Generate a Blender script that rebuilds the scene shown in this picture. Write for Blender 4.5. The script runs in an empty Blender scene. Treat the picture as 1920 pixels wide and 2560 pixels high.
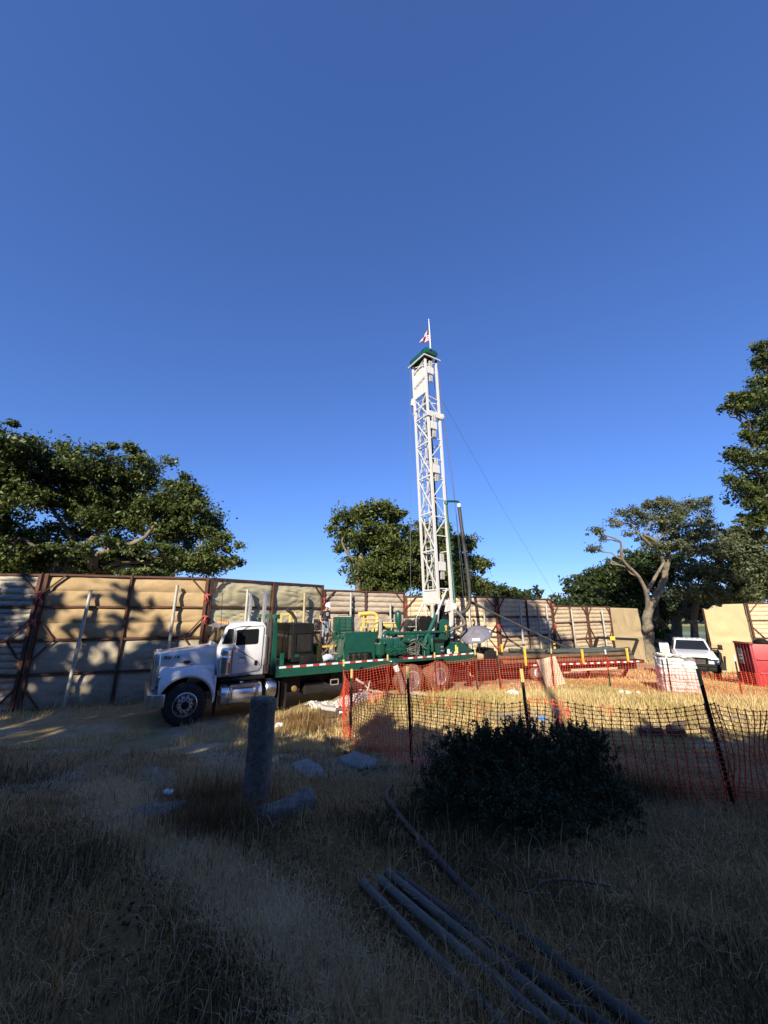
import bpy, bmesh, math, random
import numpy as np
from mathutils import Vector, Matrix, noise as mnoise

random.seed(7)
rng = np.random.default_rng(11)
R = math.radians
scene = bpy.context.scene
COL = scene.collection

# ------------------------------------------------------------------ camera
cam_data = bpy.data.cameras.new('camera')
cam_data.sensor_fit = 'HORIZONTAL'
cam_data.sensor_width = 36.0
cam_data.lens = 18.0
cam_data.clip_start = 0.05
cam_data.clip_end = 3000
cam = bpy.data.objects.new('camera', cam_data)
COL.objects.link(cam)
cam.location = (0, 0, 1.65)
cam.rotation_euler = (R(90 + 14.5), 0, 0)
scene.camera = cam

# ------------------------------------------------------------------ sky, sun, exposure
SUN_EL, SUN_AZ = 27.0, 198.0            # azimuth clockwise from +Y: low sun behind the camera, a little to its left
world = bpy.data.worlds.new('World')
scene.world = world
world.use_nodes = True
wn = world.node_tree
bg = wn.nodes['Background']
sky = wn.nodes.new('ShaderNodeTexSky')
sky.sky_type = 'NISHITA'
sky.sun_disc = False
sky.sun_elevation = R(SUN_EL)
sky.sun_rotation = R(SUN_AZ)
sky.altitude = 0
sky.air_density = 1.0
sky.dust_density = 0.0
sky.ozone_density = 10.0
sg_ = wn.nodes.new('ShaderNodeGamma'); sg_.inputs['Gamma'].default_value = 0.80      # the camera's soft highlight curve
wn.links.new(sky.outputs['Color'], sg_.inputs['Color'])
sm_ = wn.nodes.new('ShaderNodeMix'); sm_.data_type = 'RGBA'; sm_.blend_type = 'MULTIPLY'; sm_.inputs['Factor'].default_value = 1
wn.links.new(sg_.outputs['Color'], sm_.inputs['A']); sm_.inputs['B'].default_value = (.93, .99, 1.34, 1)   # white balance of a clear evening
wn.links.new(sm_.outputs['Result'], bg.inputs['Color'])
bg.inputs['Strength'].default_value = 0.110
sun_data = bpy.data.lights.new('sun', 'SUN')
sun_data.energy = 5.0
sun_data.angle = R(0.5)
sun_data.color = (1.0, 0.90, 0.74)
sun = bpy.data.objects.new('sun', sun_data)
COL.objects.link(sun)
sd = Vector((math.sin(R(SUN_AZ)) * math.cos(R(SUN_EL)), math.cos(R(SUN_AZ)) * math.cos(R(SUN_EL)), math.sin(R(SUN_EL))))
sun.rotation_euler = (-sd).to_track_quat('-Z', 'Y').to_euler()
sun.location = (-10, -30, 25)
vs = scene.view_settings
vs.view_transform = 'Standard'
vs.look = 'None'
vs.gamma = 1
vs.use_curve_mapping = False
vs.exposure = 0.8
scene.cycles.max_bounces = 6
scene.cycles.transparent_max_bounces = 6

# ------------------------------------------------------------------ helpers
P_ = R(14.5)
def at(u, v, depth):
    """world point at a distance in front of the lens, u v measured on the 1920 x 2560 photograph"""
    a, b = (u - 960) / 960, (1280 - v) / 960
    return Vector((a * depth, (math.cos(P_) - b * math.sin(P_)) * depth, 1.65 + (math.sin(P_) + b * math.cos(P_)) * depth))

def smooth(a, b, v):
    k = np.clip((np.asarray(v, float) - a) / (b - a), 0, 1)
    return k * k * (3 - 2 * k)

def gnd(x, y):
    x = np.asarray(x, float); y = np.asarray(y, float)
    t = np.clip((y - 8.5) / 3, 0, 1)
    b = np.where(y < 0, 0, np.where(y < 8.5, -.13 * y, -1.105 - .13 * 3 * (t - t * t / 2) * 1.36))
    b = b - 0.75 * smooth(18, 31, y + .25 * x)
    near = 1 - smooth(14, 30, y)
    b = b + near * (.035 * np.sin(x * 1.7 + .6 * y) * np.sin(y * 1.3 + 1) + .02 * np.sin(x * 4.1 + 2) * np.sin(y * 3.7))
    b = b + .16 * np.exp(-((x - 5.0) / 4.5) ** 2 - ((y - 13.2) / 1.6) ** 2)
    b = b + smooth(105, 300, y) * 6
    return b
def gz(x, y): return float(gnd(x, y))

def tag(o, label=None, cat=None, group=None, kind=None):
    if label: o['label'] = label
    if cat: o['category'] = cat
    if group: o['group'] = group
    if kind: o['kind'] = kind
    return o

def thing(name, label, cat, loc=(0, 0, 0), rz=0, group=None):
    o = bpy.data.objects.new(name, None)
    o.empty_display_size = .2
    COL.objects.link(o)
    o.location = loc
    o.rotation_euler = (0, 0, rz)
    return tag(o, label, cat, group)

class MB:
    def __init__(s):
        s.v = []; s.f = []; s.m = []
    def add(s, vs_, fs, mi=0):
        k = len(s.v)
        s.v += [tuple(p) for p in vs_]
        s.f += [tuple(i + k for i in f) for f in fs]
        s.m += [mi] * len(fs)
        return s
    def box(s, a, b, mi=0, rot=None, about=None):
        x0, y0, z0 = a; x1, y1, z1 = b
        vv = [Vector(p) for p in ((x0, y0, z0), (x1, y0, z0), (x1, y1, z0), (x0, y1, z0), (x0, y0, z1), (x1, y0, z1), (x1, y1, z1), (x0, y1, z1))]
        if rot is not None:
            c = Vector(about) if about else (vv[0] + vv[6]) / 2
            vv = [c + rot @ (p - c) for p in vv]
        return s.add(vv, [(3, 2, 1, 0), (4, 5, 6, 7), (0, 1, 5, 4), (1, 2, 6, 5), (2, 3, 7, 6), (3, 0, 4, 7)], mi)
    def bar(s, p, q, w, h=None, mi=0, up=(0, 0, 1)):
        p, q = Vector(p), Vector(q); h = h or w
        d = (q - p).normalized(); u = Vector(up)
        if abs(d.dot(u)) > .95: u = Vector((1, 0, 0))
        a = d.cross(u).normalized() * w / 2; b = d.cross(a).normalized() * h / 2
        vv = [p - a - b, p + a - b, p + a + b, p - a + b, q - a - b, q + a - b, q + a + b, q - a + b]
        return s.add(vv, [(0, 1, 2, 3), (7, 6, 5, 4), (0, 4, 5, 1), (1, 5, 6, 2), (2, 6, 7, 3), (3, 7, 4, 0)], mi)
    def cyl(s, p, q, r0, r1=None, n=14, mi=0, cap=True):
        return s.tube([p, q], [r0, r0 if r1 is None else r1], n, mi, cap)
    def tube(s, pts, r, n=8, mi=0, cap=True):
        pts = [Vector(p) for p in pts]; L = len(pts)
        rr = list(r) if hasattr(r, '__len__') else [r] * L
        ds = []
        for i in range(L):
            d = pts[min(i + 1, L - 1)] - pts[max(i - 1, 0)]
            ds.append(d.normalized() if d.length > 1e-9 else Vector((0, 0, 1)))
        u = Vector((0, 0, 1)) if abs(ds[0].z) < .9 else Vector((1, 0, 0))
        a = ds[0].cross(u).normalized()
        vv = []
        for i in range(L):
            a = (a - ds[i] * a.dot(ds[i]))
            a = a.normalized() if a.length > 1e-6 else ds[i].orthogonal().normalized()
            b = ds[i].cross(a)
            for j in range(n):
                t = 2 * math.pi * j / n
                vv.append(pts[i] + (a * math.cos(t) + b * math.sin(t)) * rr[i])
        ff = []
        for i in range(L - 1):
            for j in range(n):
                k = (j + 1) % n
                ff.append((i * n + j, i * n + k, (i + 1) * n + k, (i + 1) * n + j))
        if cap:
            ff.append(tuple(reversed(range(n)))); ff.append(tuple(range((L - 1) * n, L * n)))
        return s.add(vv, ff, mi)
    def lathe(s, c, axis, prof, n=24, mi=0):
        """prof: (distance along axis, radius) pairs"""
        c = Vector(c); d = Vector(axis).normalized()
        a = d.orthogonal().normalized(); b = d.cross(a)
        vv = []; L = len(prof)
        for (h, r) in prof:
            for j in range(n):
                t = 2 * math.pi * j / n
                vv.append(c + d * h + (a * math.cos(t) + b * math.sin(t)) * max(r, 1e-4))
        ff = []
        for i in range(L - 1):
            for j in range(n):
                k = (j + 1) % n
                ff.append((i * n + j, i * n + k, (i + 1) * n + k, (i + 1) * n + j))
        ff.append(tuple(reversed(range(n)))); ff.append(tuple(range((L - 1) * n, L * n)))
        return s.add(vv, ff, mi)
    def prism(s, poly, y0, y1, mi=0):
        """poly in x z, extruded along y"""
        n = len(poly)
        vv = [(x, y0, z) for x, z in poly] + [(x, y1, z) for x, z in poly]
        ff = [tuple(range(n)), tuple(reversed(range(n, 2 * n)))]
        ff += [(i, i + n, (i + 1) % n + n, (i + 1) % n) for i in range(n)]
        return s.add(vv, ff, mi)
    def grid(s, rows, mi=0):
        n = len(rows[0]); vv = [p for r in rows for p in r]
        ff = [(i * n + j, i * n + j + 1, (i + 1) * n + j + 1, (i + 1) * n + j) for i in range(len(rows) - 1) for j in range(n - 1)]
        return s.add(vv, ff, mi)
    def build(s, name, mats, parent=None, bevel=0, smooth_=False, seg=2, thick=0):
        me = bpy.data.meshes.new(name)
        me.from_pydata(s.v, [], s.f)
        if any(s.m): me.polygons.foreach_set('material_index', s.m)
        bm = bmesh.new(); bm.from_mesh(me)
        bmesh.ops.recalc_face_normals(bm, faces=bm.faces)
        if bevel:
            es = [e for e in bm.edges if len(e.link_faces) == 2 and e.calc_face_angle(0) > .5]
            bmesh.ops.bevel(bm, geom=es, offset=bevel, segments=seg, affect='EDGES', profile=.5, clamp_overlap=True)
        bm.to_mesh(me); bm.free()
        for m in (mats if isinstance(mats, (list, tuple)) else [mats]): me.materials.append(m)
        if smooth_:
            me.polygons.foreach_set('use_smooth', [True] * len(me.polygons))
            me.set_sharp_from_angle(angle=R(38))
        o = bpy.data.objects.new(name, me)
        COL.objects.link(o)
        if thick:
            md = o.modifiers.new('thickness', 'SOLIDIFY'); md.thickness = thick
        if parent is not None: o.parent = parent
        return o

def np_mesh(name, verts, nper, mat, parent=None, idx=None):
    """verts (N*nper,3): N separate faces of nper corners, or faces over shared corners given by idx"""
    verts = np.ascontiguousarray(verts, dtype=np.float32)
    nv = len(verts)
    idx = np.arange(nv, dtype=np.int32) if idx is None else np.ascontiguousarray(idx, dtype=np.int32).ravel()
    nl = len(idx); nf = nl // nper
    me = bpy.data.meshes.new(name)
    me.vertices.add(nv); me.vertices.foreach_set('co', verts.ravel())
    me.loops.add(nl); me.loops.foreach_set('vertex_index', idx)
    me.polygons.add(nf); me.polygons.foreach_set('loop_start', np.arange(0, nl, nper, dtype=np.int32))
    me.update(calc_edges=True)
    me.materials.append(mat)
    o = bpy.data.objects.new(name, me); COL.objects.link(o)
    if parent is not None: o.parent = parent
    return o

def copy_of(o, parent=None):
    c = o.copy(); COL.objects.link(c); c.parent = parent
    for ch in list(o.children): copy_of(ch, c)
    return c

def spline(pts, n=6):
    pts = [Vector(p) for p in pts]; out = []
    for i in range(len(pts) - 1):
        p0, p1, p2, p3 = pts[max(i - 1, 0)], pts[i], pts[i + 1], pts[min(i + 2, len(pts) - 1)]
        for k in range(n):
            t = k / n
            out.append(.5 * ((2 * p1) + (p2 - p0) * t + (2 * p0 - 5 * p1 + 4 * p2 - p3) * t * t + (3 * p1 - p0 - 3 * p2 + p3) * t ** 3))
    out.append(pts[-1])
    return out

# ------------------------------------------------------------------ materials
def new_mat(name):
    m = bpy.data.materials.new(name); m.use_nodes = True
    nt = m.node_tree; return m, nt, nt.nodes['Principled BSDF']
def M(name, col, rough=.6, metal=0., var=.18, vs_=3., bump=0., bs=40., spec=.4, dirt=0., dcol=(.16, .12, .08), coat=0.):
    m, nt, b = new_mat(name)
    b.inputs['Roughness'].default_value = rough
    b.inputs['Metallic'].default_value = metal
    b.inputs['Specular IOR Level'].default_value = spec
    b.inputs['Coat Weight'].default_value = coat
    tc = nt.nodes.new('ShaderNodeTexCoord')
    nz = nt.nodes.new('ShaderNodeTexNoise'); nz.inputs['Scale'].default_value = vs_; nz.inputs['Detail'].default_value = 6; nz.inputs['Roughness'].default_value = .65
    nt.links.new(tc.outputs['Object'], nz.inputs['Vector'])
    rp = nt.nodes.new('ShaderNodeValToRGB')
    rp.color_ramp.elements[0].position = .3; rp.color_ramp.elements[1].position = .72
    rp.color_ramp.elements[0].color = tuple(c * (1 - var) for c in col) + (1,)
    rp.color_ramp.elements[1].color = tuple(min(1, c * (1 + var)) for c in col) + (1,)
    nt.links.new(nz.outputs['Fac'], rp.inputs['Fac'])
    out = rp.outputs['Color']
    if dirt:
        n2 = nt.nodes.new('ShaderNodeTexNoise'); n2.inputs['Scale'].default_value = vs_ * 2.7; n2.inputs['Detail'].default_value = 8; n2.inputs['Roughness'].default_value = .75
        nt.links.new(tc.outputs['Object'], n2.inputs['Vector'])
        r2 = nt.nodes.new('ShaderNodeValToRGB'); r2.color_ramp.elements[0].position = .5; r2.color_ramp.elements[1].position = .75
        r2.color_ramp.elements[1].color = (dirt, dirt, dirt, 1)
        nt.links.new(n2.outputs['Fac'], r2.inputs['Fac'])
        mx = nt.nodes.new('ShaderNodeMix'); mx.data_type = 'RGBA'
        nt.links.new(r2.outputs['Color'], mx.inputs['Factor']); nt.links.new(out, mx.inputs['A']); mx.inputs['B'].default_value = dcol + (1,)
        out = mx.outputs['Result']
    nt.links.new(out, b.inputs['Base Color'])
    if bump:
        n3 = nt.nodes.new('ShaderNodeTexNoise'); n3.inputs['Scale'].default_value = bs; n3.inputs['Detail'].default_value = 5
        nt.links.new(tc.outputs['Object'], n3.inputs['Vector'])
        bp = nt.nodes.new('ShaderNodeBump'); bp.inputs['Strength'].default_value = bump; bp.inputs['Distance'].default_value = .02
        nt.links.new(n3.outputs['Fac'], bp.inputs['Height']); nt.links.new(bp.outputs['Normal'], b.inputs['Normal'])
    return m

def leaf_mat(name, cols, trans=.25, nscale=.8):
    m, nt, b = new_mat(name)
    b.inputs['Roughness'].default_value = .5
    b.inputs['Specular IOR Level'].default_value = .35
    g = nt.nodes.new('ShaderNodeNewGeometry')
    nz = nt.nodes.new('ShaderNodeTexNoise'); nz.inputs['Scale'].default_value = nscale; nz.inputs['Detail'].default_value = 5; nz.inputs['Roughness'].default_value = .7
    nt.links.new(g.outputs['Position'], nz.inputs['Vector'])
    ad = nt.nodes.new('ShaderNodeMath'); ad.operation = 'MULTIPLY_ADD'
    nt.links.new(g.outputs['Random Per Island'], ad.inputs[0]); ad.inputs[1].default_value = .5
    nt.links.new(nz.outputs['Fac'], ad.inputs[2])
    sb = nt.nodes.new('ShaderNodeMath'); sb.operation = 'SUBTRACT'; nt.links.new(ad.outputs[0], sb.inputs[0]); sb.inputs[1].default_value = .25
    rp = nt.nodes.new('ShaderNodeValToRGB')
    e = rp.color_ramp.elements
    e[0].position = .2; e[1].position = .8
    e[0].color = cols[0] + (1,); e[1].color = cols[-1] + (1,)
    if len(cols) > 2:
        for i, c in enumerate(cols[1:-1]):
            k = e.new(.2 + .6 * (i + 1) / (len(cols) - 1)); k.color = c + (1,)
    nt.links.new(sb.outputs[0], rp.inputs['Fac'])
    nt.links.new(rp.outputs['Color'], b.inputs['Base Color'])
    tr = nt.nodes.new('ShaderNodeBsdfTranslucent'); nt.links.new(rp.outputs['Color'], tr.inputs['Color'])
    mx = nt.nodes.new('ShaderNodeMixShader'); mx.inputs[0].default_value = trans
    nt.links.new(b.outputs[0], mx.inputs[1]); nt.links.new(tr.outputs[0], mx.inputs[2])
    nt.links.new(mx.outputs[0], nt.nodes['Material Output'].inputs['Surface'])
    return m

GREEN = M('rig_green_paint', (.006, .066, .044), .34, 0, .22, 2.5, 0, 40, .5, .35, (.05, .06, .045), .25)
WHITE = M('white_truck_paint', (.68, .68, .67), .28, 0, .05, 2, 0, 40, .5, .25, (.55, .52, .46), .35)
MASTW = M('mast_white_paint', (.54, .535, .505), .45, 0, .07, 5, 0, 40, .4, .3, (.45, .40, .33))
CHROME = M('polished_steel', (.80, .79, .77), .24, .8, .08, 6, .05, 25)
DULL = M('brushed_aluminium', (.55, .55, .54), .32, 1, .18, 6, .1, 30)
RUBBER = M('tyre_rubber', (.018, .017, .016), .75, 0, .3, 8, .3, 30)
DUSTYR = M('dusty_tyre_rubber', (.13, .095, .06), .85, 0, .35, 6, .3, 30)
BLACK = M('black_steel', (.009, .009, .009), .6, 0, .4, 4, .05, 20, .22, .15, (.06, .055, .045))
SHEETS = M('scuffed_steel_sheet', (.085, .08, .072), .4, .6, .35, 3, .05, 12, .5, .4, (.07, .06, .05))
FRAME = M('dark_chassis', (.014, .011, .009), .7, 0, .4, 5, .2, 30)
GLASS = M('dark_cab_glass', (.012, .014, .015), .06, 0, .1, 2, 0, 40, .6)
YELLOW = M('yellow_paint', (.72, .45, .06), .5, 0, .18, 5, .05, 30, .4, .5, (.35, .22, .06))
PIPEY = M('pale_yellow_pipe_paint', (.74, .52, .14), .5, 0, .12, 5, .05, 30, .4, .3, (.4, .3, .12))
RED = M('red_reflector', (.42, .03, .03), .45, 0, .2, 12)
RIMW = M('bright_worn_rim', (.78, .76, .73), .34, .45, .2, 5, .1, 20, .5, .3, (.4, .33, .26))
SILV = M('white_reflector', (.74, .74, .72), .45, 0, .08, 12)
AMBER = M('amber_lens', (.75, .25, .03), .25, 0, .1, 9)
REDREFL = M('red_reflection', (.5, .05, .03), .25, 0, .2, 9)
GALV = M('galvanised_pipe', (.44, .43, .38), .5, .25, .2, 4, .1, 30, .4, .4, (.25, .21, .15))
WOODP = M('weathered_wood_pole', (.42, .33, .20), .8, 0, .25, 5, .3, 30)
RUST = M('rusty_brown_frame', (.085, .036, .022), .7, 0, .35, 3, .15, 25, .3, .4, (.15, .075, .045))
HOSE = M('dark_rubber_hose', (.045, .042, .038), .55, 0, .25, 5, .1, 30)
HOSEG = M('grey_ribbed_hose', (.16, .145, .125), .7, 0, .3, 8, .4, 40)
CABLE = M('wire_rope', (.06, .065, .07), .5, .4, .2, 9)
CONCRETE = M('rough_granite', (.20, .17, .135), .9, 0, .45, 9, 1., 22, .2, .6, (.045, .045, .048))
SLABM = M('pale_concrete_slab', (.25, .235, .21), .92, 0, .3, 8, .8, 30, .2, .5, (.10, .095, .085))
ORANGE = M('orange_plastic_net', (.80, .092, .038), .45, 0, .15, 3, 0, 30, .4)
TPOST = M('dark_green_fence_post', (.018, .022, .014), .6, 0, .3, 8, .1, 30)
TIPY = M('yellow_post_tip', (.52, .38, .13), .6, 0, .12, 9)
RIBBON = M('pink_red_ribbon', (.48, .085, .075), .6, 0, .15, 9)
PVC = M('grey_pvc_pipe', (.125, .105, .08), .55, 0, .22, 3, .15, 20, .35, .6, (.07, .06, .05))
PVCD = M('dark_pvc_pipe', (.05, .042, .032), .6, 0, .3, 3, .2, 20, .35, .6, (.05, .04, .032))
DRILLP = M('dark_drill_pipe', (.105, .095, .075), .5, .3, .35, 3, .15, 14, .4, .5, (.12, .075, .04))
RUSTP = M('rusty_casing_pipe', (.15, .09, .05), .7, .1, .4, 3, .2, 14, .3, .5, (.09, .05, .03))
BAG = M('white_sack', (.60, .57, .53), .65, 0, .1, 4, .35, 14, .4, .3, (.6, .48, .38))
BOARD = M('pale_plywood', (.50, .43, .31), .75, 0, .15, 4, .15, 30, .3, .3, (.35, .27, .17))
BINRED = M('red_steel_bin', (.34, .03, .037), .45, 0, .2, 2.5, .05, 20, .5, .4, (.20, .02, .025))
PICKW = M('white_pickup_paint', (.82, .81, .78), .3, 0, .05, 2, 0, 40, .5, .2, (.6, .55, .45), .3)
UMB = M('faded_black_umbrella', (.155, .15, .18), .7, 0, .25, 5, .15, 30, .3, .3, (.22, .21, .24))
TARPW = M('white_tarp', (.52, .50, .45), .6, 0, .12, 4, .3, 14, .3, .3, (.5, .42, .3))
BARK = M('pale_oak_bark', (.20, .165, .12), .9, 0, .4, 3.5, 1.0, 11, .2, .6, (.10, .08, .05))
BARKD = M('dark_oak_bark', (.10, .085, .065), .9, 0, .45, 3.5, 1.0, 11, .2)
DEADW = M('bleached_dead_branch', (.42, .37, .31), .85, 0, .25, 5, .4, 20)
PLASTIC = M('white_plastic_litter', (.75, .77, .8), .35, 0, .1, 6, .2, 14)
BLUE = M('blue_plastic', (.07, .24, .62), .4, 0, .15, 5)
PINK = M('red_cloth_scrap', (.55, .07, .08), .7, 0, .2, 5)
STONE = M('grey_field_stone', (.09, .072, .05), .9, 0, .35, 7, .8, 18, .2)
SKIN = M('skin', (.50, .27, .18), .55, 0, .1, 6)
SHIRT = M('charcoal_tee_shirt', (.028, .028, .030), .85, 0, .25, 8, .3, 20)
JEANS = M('faded_blue_jeans', (.20, .235, .29), .85, 0, .25, 7, .4, 22)
SHOE = M('pale_work_boots', (.52, .44, .33), .7, 0, .2, 7)
HELMET = M('white_hard_hat', (.82, .80, .72), .35, 0, .04, 5)
LOGOW = M('white_shirt_print', (.72, .72, .70), .7, 0, .05, 5)
INK = M('black_lettering', (.012, .03, .028), .5, 0, .1, 5)
LOGOG = M('grey_door_logo', (.22, .24, .25), .5, 0, .1, 5)
EMBL = M('dark_red_emblem', (.16, .012, .02), .3, 0, .1, 5)
FLAGR = M('flag_red', (.45, .03, .05), .7, 0, .12, 5)
FLAGW = M('flag_white', (.78, .74, .74), .7, 0, .05, 5)
FLAGB = M('flag_blue', (.02, .025, .10), .7, 0, .12, 5)
def fabric(name, col, var=.2, dirt=.5, dcol=(.20, .175, .12)):
    return M(name, col, .85, 0, var, 1.2, .18, 42, .2, dirt, dcol)
F_TAN = fabric('tan_sound_blanket', (.39, .275, .145))
F_GREY = fabric('grey_beige_sound_blanket', (.36, .315, .235))
F_SAGE = fabric('sage_sound_blanket', (.46, .405, .255), .18, .45, (.27, .27, .16))
F_TAUPE = fabric('taupe_quilted_blanket', (.40, .335, .26))
F_CREAM = fabric('cream_quilted_blanket', (.55, .43, .28), .12)
F_GATE = fabric('plain_tan_gate_cloth', (.47, .36, .20), .1, .25, (.4, .3, .17))
F_SMOKE = fabric('smoky_grey_quilted_blanket', (.40, .36, .30))

LEAF_OAK = leaf_mat('dark_oak_leaves', [(.022, .038, .008), (.060, .086, .016), (.15, .17, .036)])
LEAF_MID = leaf_mat('mid_green_oak_leaves', [(.032, .050, .011), (.075, .10, .020), (.16, .18, .045)])
LEAF_PALE = leaf_mat('grey_green_oak_leaves', [(.042, .054, .022), (.09, .11, .046), (.17, .185, .09)])
LEAF_DARK = leaf_mat('deep_green_leaves', [(.014, .028, .008), (.034, .056, .015), (.07, .095, .028)])
LEAF_BUSH = leaf_mat('dark_shrub_leaves', [(.028, .036, .012), (.056, .066, .022), (.10, .105, .042)], .15, 3)
# ------------------------------------------------------------------ ground
def ground_mat():
    m, nt, b = new_mat('dry_grass_and_dirt')
    b.inputs['Roughness'].default_value = .95; b.inputs['Specular IOR Level'].default_value = .1
    g = nt.nodes.new('ShaderNodeNewGeometry')
    def nz(sc, det=6, ro=.6):
        n = nt.nodes.new('ShaderNodeTexNoise'); n.inputs['Scale'].default_value = sc; n.inputs['Detail'].default_value = det; n.inputs['Roughness'].default_value = ro
        nt.links.new(g.outputs['Position'], n.inputs['Vector']); return n.outputs['Fac']
    def ramp(f, a, b_):
        r = nt.nodes.new('ShaderNodeValToRGB'); r.color_ramp.elements[0].position = a[0]; r.color_ramp.elements[1].position = b_[0]
        r.color_ramp.elements[0].color = a[1] + (1,); r.color_ramp.elements[1].color = b_[1] + (1,); nt.links.new(f, r.inputs['Fac']); return r.outputs['Color']
    def mix(f, a, b_):
        x = nt.nodes.new('ShaderNodeMix'); x.data_type = 'RGBA'
        nt.links.new(f, x.inputs['Factor']); nt.links.new(a, x.inputs['A']); nt.links.new(b_, x.inputs['B']); return x.outputs['Result']
    dirt = ramp(nz(6), (.3, (.30, .235, .15)), (.7, (.50, .415, .285)))
    straw = ramp(nz(22, 8, .75), (.3, (.20, .145, .065)), (.72, (.46, .36, .18)))
    fac = ramp(nz(.55, 5), (.42, (0, 0, 0)), (.58, (1, 1, 1)))
    c = mix(fac, dirt, straw)
    grn = ramp(nz(9), (.3, (.05, .06, .018)), (.7, (.11, .12, .04)))
    fg = ramp(nz(.8, 4), (.6, (0, 0, 0)), (.72, (.7, .7, .7)))
    c = mix(fg, c, grn)
    # brown straw and litter, warmed in colour against the blue shade; dusty pad beyond
    shade_duff = ramp(nz(30, 9, .8), (.32, (.13, .072, .028)), (.7, (.44, .25, .095)))
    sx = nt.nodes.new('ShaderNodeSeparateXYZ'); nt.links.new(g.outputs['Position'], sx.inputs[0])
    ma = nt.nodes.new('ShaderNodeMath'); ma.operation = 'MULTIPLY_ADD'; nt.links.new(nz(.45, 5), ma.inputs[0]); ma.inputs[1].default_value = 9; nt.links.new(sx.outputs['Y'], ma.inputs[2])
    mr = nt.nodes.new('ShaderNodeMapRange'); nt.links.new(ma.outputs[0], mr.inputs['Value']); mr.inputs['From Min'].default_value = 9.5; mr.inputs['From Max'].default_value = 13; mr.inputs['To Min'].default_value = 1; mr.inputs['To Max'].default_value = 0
    c = mix(mr.outputs['Result'], c, shade_duff)
    nt.links.new(c, b.inputs['Base Color'])
    bp = nt.nodes.new('ShaderNodeBump'); bp.inputs['Strength'].default_value = .9; bp.inputs['Distance'].default_value = .05
    nt.links.new(nz(14, 9, .8), bp.inputs['Height']); nt.links.new(bp.outputs['Normal'], b.inputs['Normal'])
    return m
def axis(lo, hi, fine_lo, fine_hi, step, grow=1.12):
    a = list(np.arange(fine_lo, fine_hi, step)); s = step; x = fine_hi
    while x < hi: a.append(x); s *= grow; x += s
    s = step; x = fine_lo - step; l = []
    while x > lo: l.append(x); s *= grow; x -= s
    return np.array(sorted(l + [lo] + a + [hi]))
xs = axis(-400, 500, -14, 16, .22); ys = axis(-120, 900, .5, 20, .22)
X, Y = np.meshgrid(xs, ys); Z = gnd(X, Y)
nf = (1 - smooth(20, 40, np.hypot(X, Y)))
Z = Z + nf * .012 * np.sin(X * 9 + 3 * np.sin(Y * 5)) * np.sin(Y * 11 + 2 * np.sin(X * 4)) - .012
co = np.stack([X, Y, Z], -1).reshape(-1, 3)
nx, ny = len(xs), len(ys)
i = (np.arange(ny - 1)[:, None] * nx + np.arange(nx - 1)[None]).ravel()
fc = np.stack([i, i + 1, i + nx + 1, i + nx], -1)
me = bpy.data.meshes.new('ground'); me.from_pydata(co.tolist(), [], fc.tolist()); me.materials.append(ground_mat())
me.polygons.foreach_set('use_smooth', [True] * len(me.polygons))
ground = bpy.data.objects.new('ground', me); COL.objects.link(ground)
tag(ground, 'sloping dry dirt ground with patchy straw coloured grass', None, None, 'structure')

def sheet(name, x0, x1, y0, y1, mat, label, lift=.02):
    mb = MB(); n = 20; k = 12
    mb.grid([[(x0 + (x1 - x0) * a / n, y0 + (y1 - y0) * b / k, gz(x0 + (x1 - x0) * a / n, y0 + (y1 - y0) * b / k) + lift) for a in range(n + 1)] for b in range(k + 1)])
    return tag(mb.build(name, mat), label, None, None, 'structure')
sheet('lawn', 25, 110, 58, 104, M('watered_lawn', (.10, .15, .03), .9, 0, .3, 1, .4, 20), 'green watered lawn beyond the gate opening')
sheet('road', 46, 120, 66, 76, M('pale_asphalt', (.19, .19, .20), .85, 0, .15, 1), 'pale grey road beyond the gate opening', .03)

# ------------------------------------------------------------------ sound barrier
def bump_cell(s, v, kind, seed):
    e = (max(0., math.sin(math.pi * s)) ** .35) * (max(0., math.sin(math.pi * v)) ** .35)
    q = mnoise.noise(Vector((s * 3 + seed, v * 2.2, seed * 1.7)))
    if kind[0] == 'puff':
        k = kind[1]
        z = .075 * abs(math.sin(math.pi * k * v)) ** .55 * (.35 + .65 * max(0., math.sin(math.pi * s)) ** .3)
        z += .022 * q + .012 * math.sin(26 * s + 5 * math.sin(4 * v * k + seed)) * abs(math.sin(math.pi * k * v))
    else:
        k = kind[1]
        sag = .06 * abs(math.sin(math.pi * k * v)) ** .6 * e
        w = mnoise.noise(Vector((s * 2.1 + seed * 3, v * 2.6 - seed, 3.3)))
        crease = abs(math.sin(9 * (s * .9 + v * 1.15) + 5.5 * w + seed))
        crease2 = abs(math.sin(13 * (s * 1.1 - v * .7) + 5 * q + seed * 2))
        z = sag + e * kind[2] * (.055 * crease ** .7 + .035 * crease2 ** 1.5) + .05 * q * e
    return z
def blanket(parent, p, q, z0, z1, z0b, z1b, kind, mat, n_, seed, nu=30, nv=20):
    rows = []
    for j in range(nv + 1):
        v = j / nv; row = []
        for i_ in range(nu + 1):
            s = i_ / nu
            b = p.lerp(q, s); d = bump_cell(s, v, kind, seed)
            lo = z0 + (z0b - z0) * s; hi = z1 + (z1b - z1) * s
            row.append((b.x + n_.x * (d + .004), b.y + n_.y * (d + .004), lo + (hi - lo) * v))
        rows.append(row)
    mb = MB(); mb.grid(rows)
    return mb.build('blanket', mat, parent, smooth_=True, thick=-.02)

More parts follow.
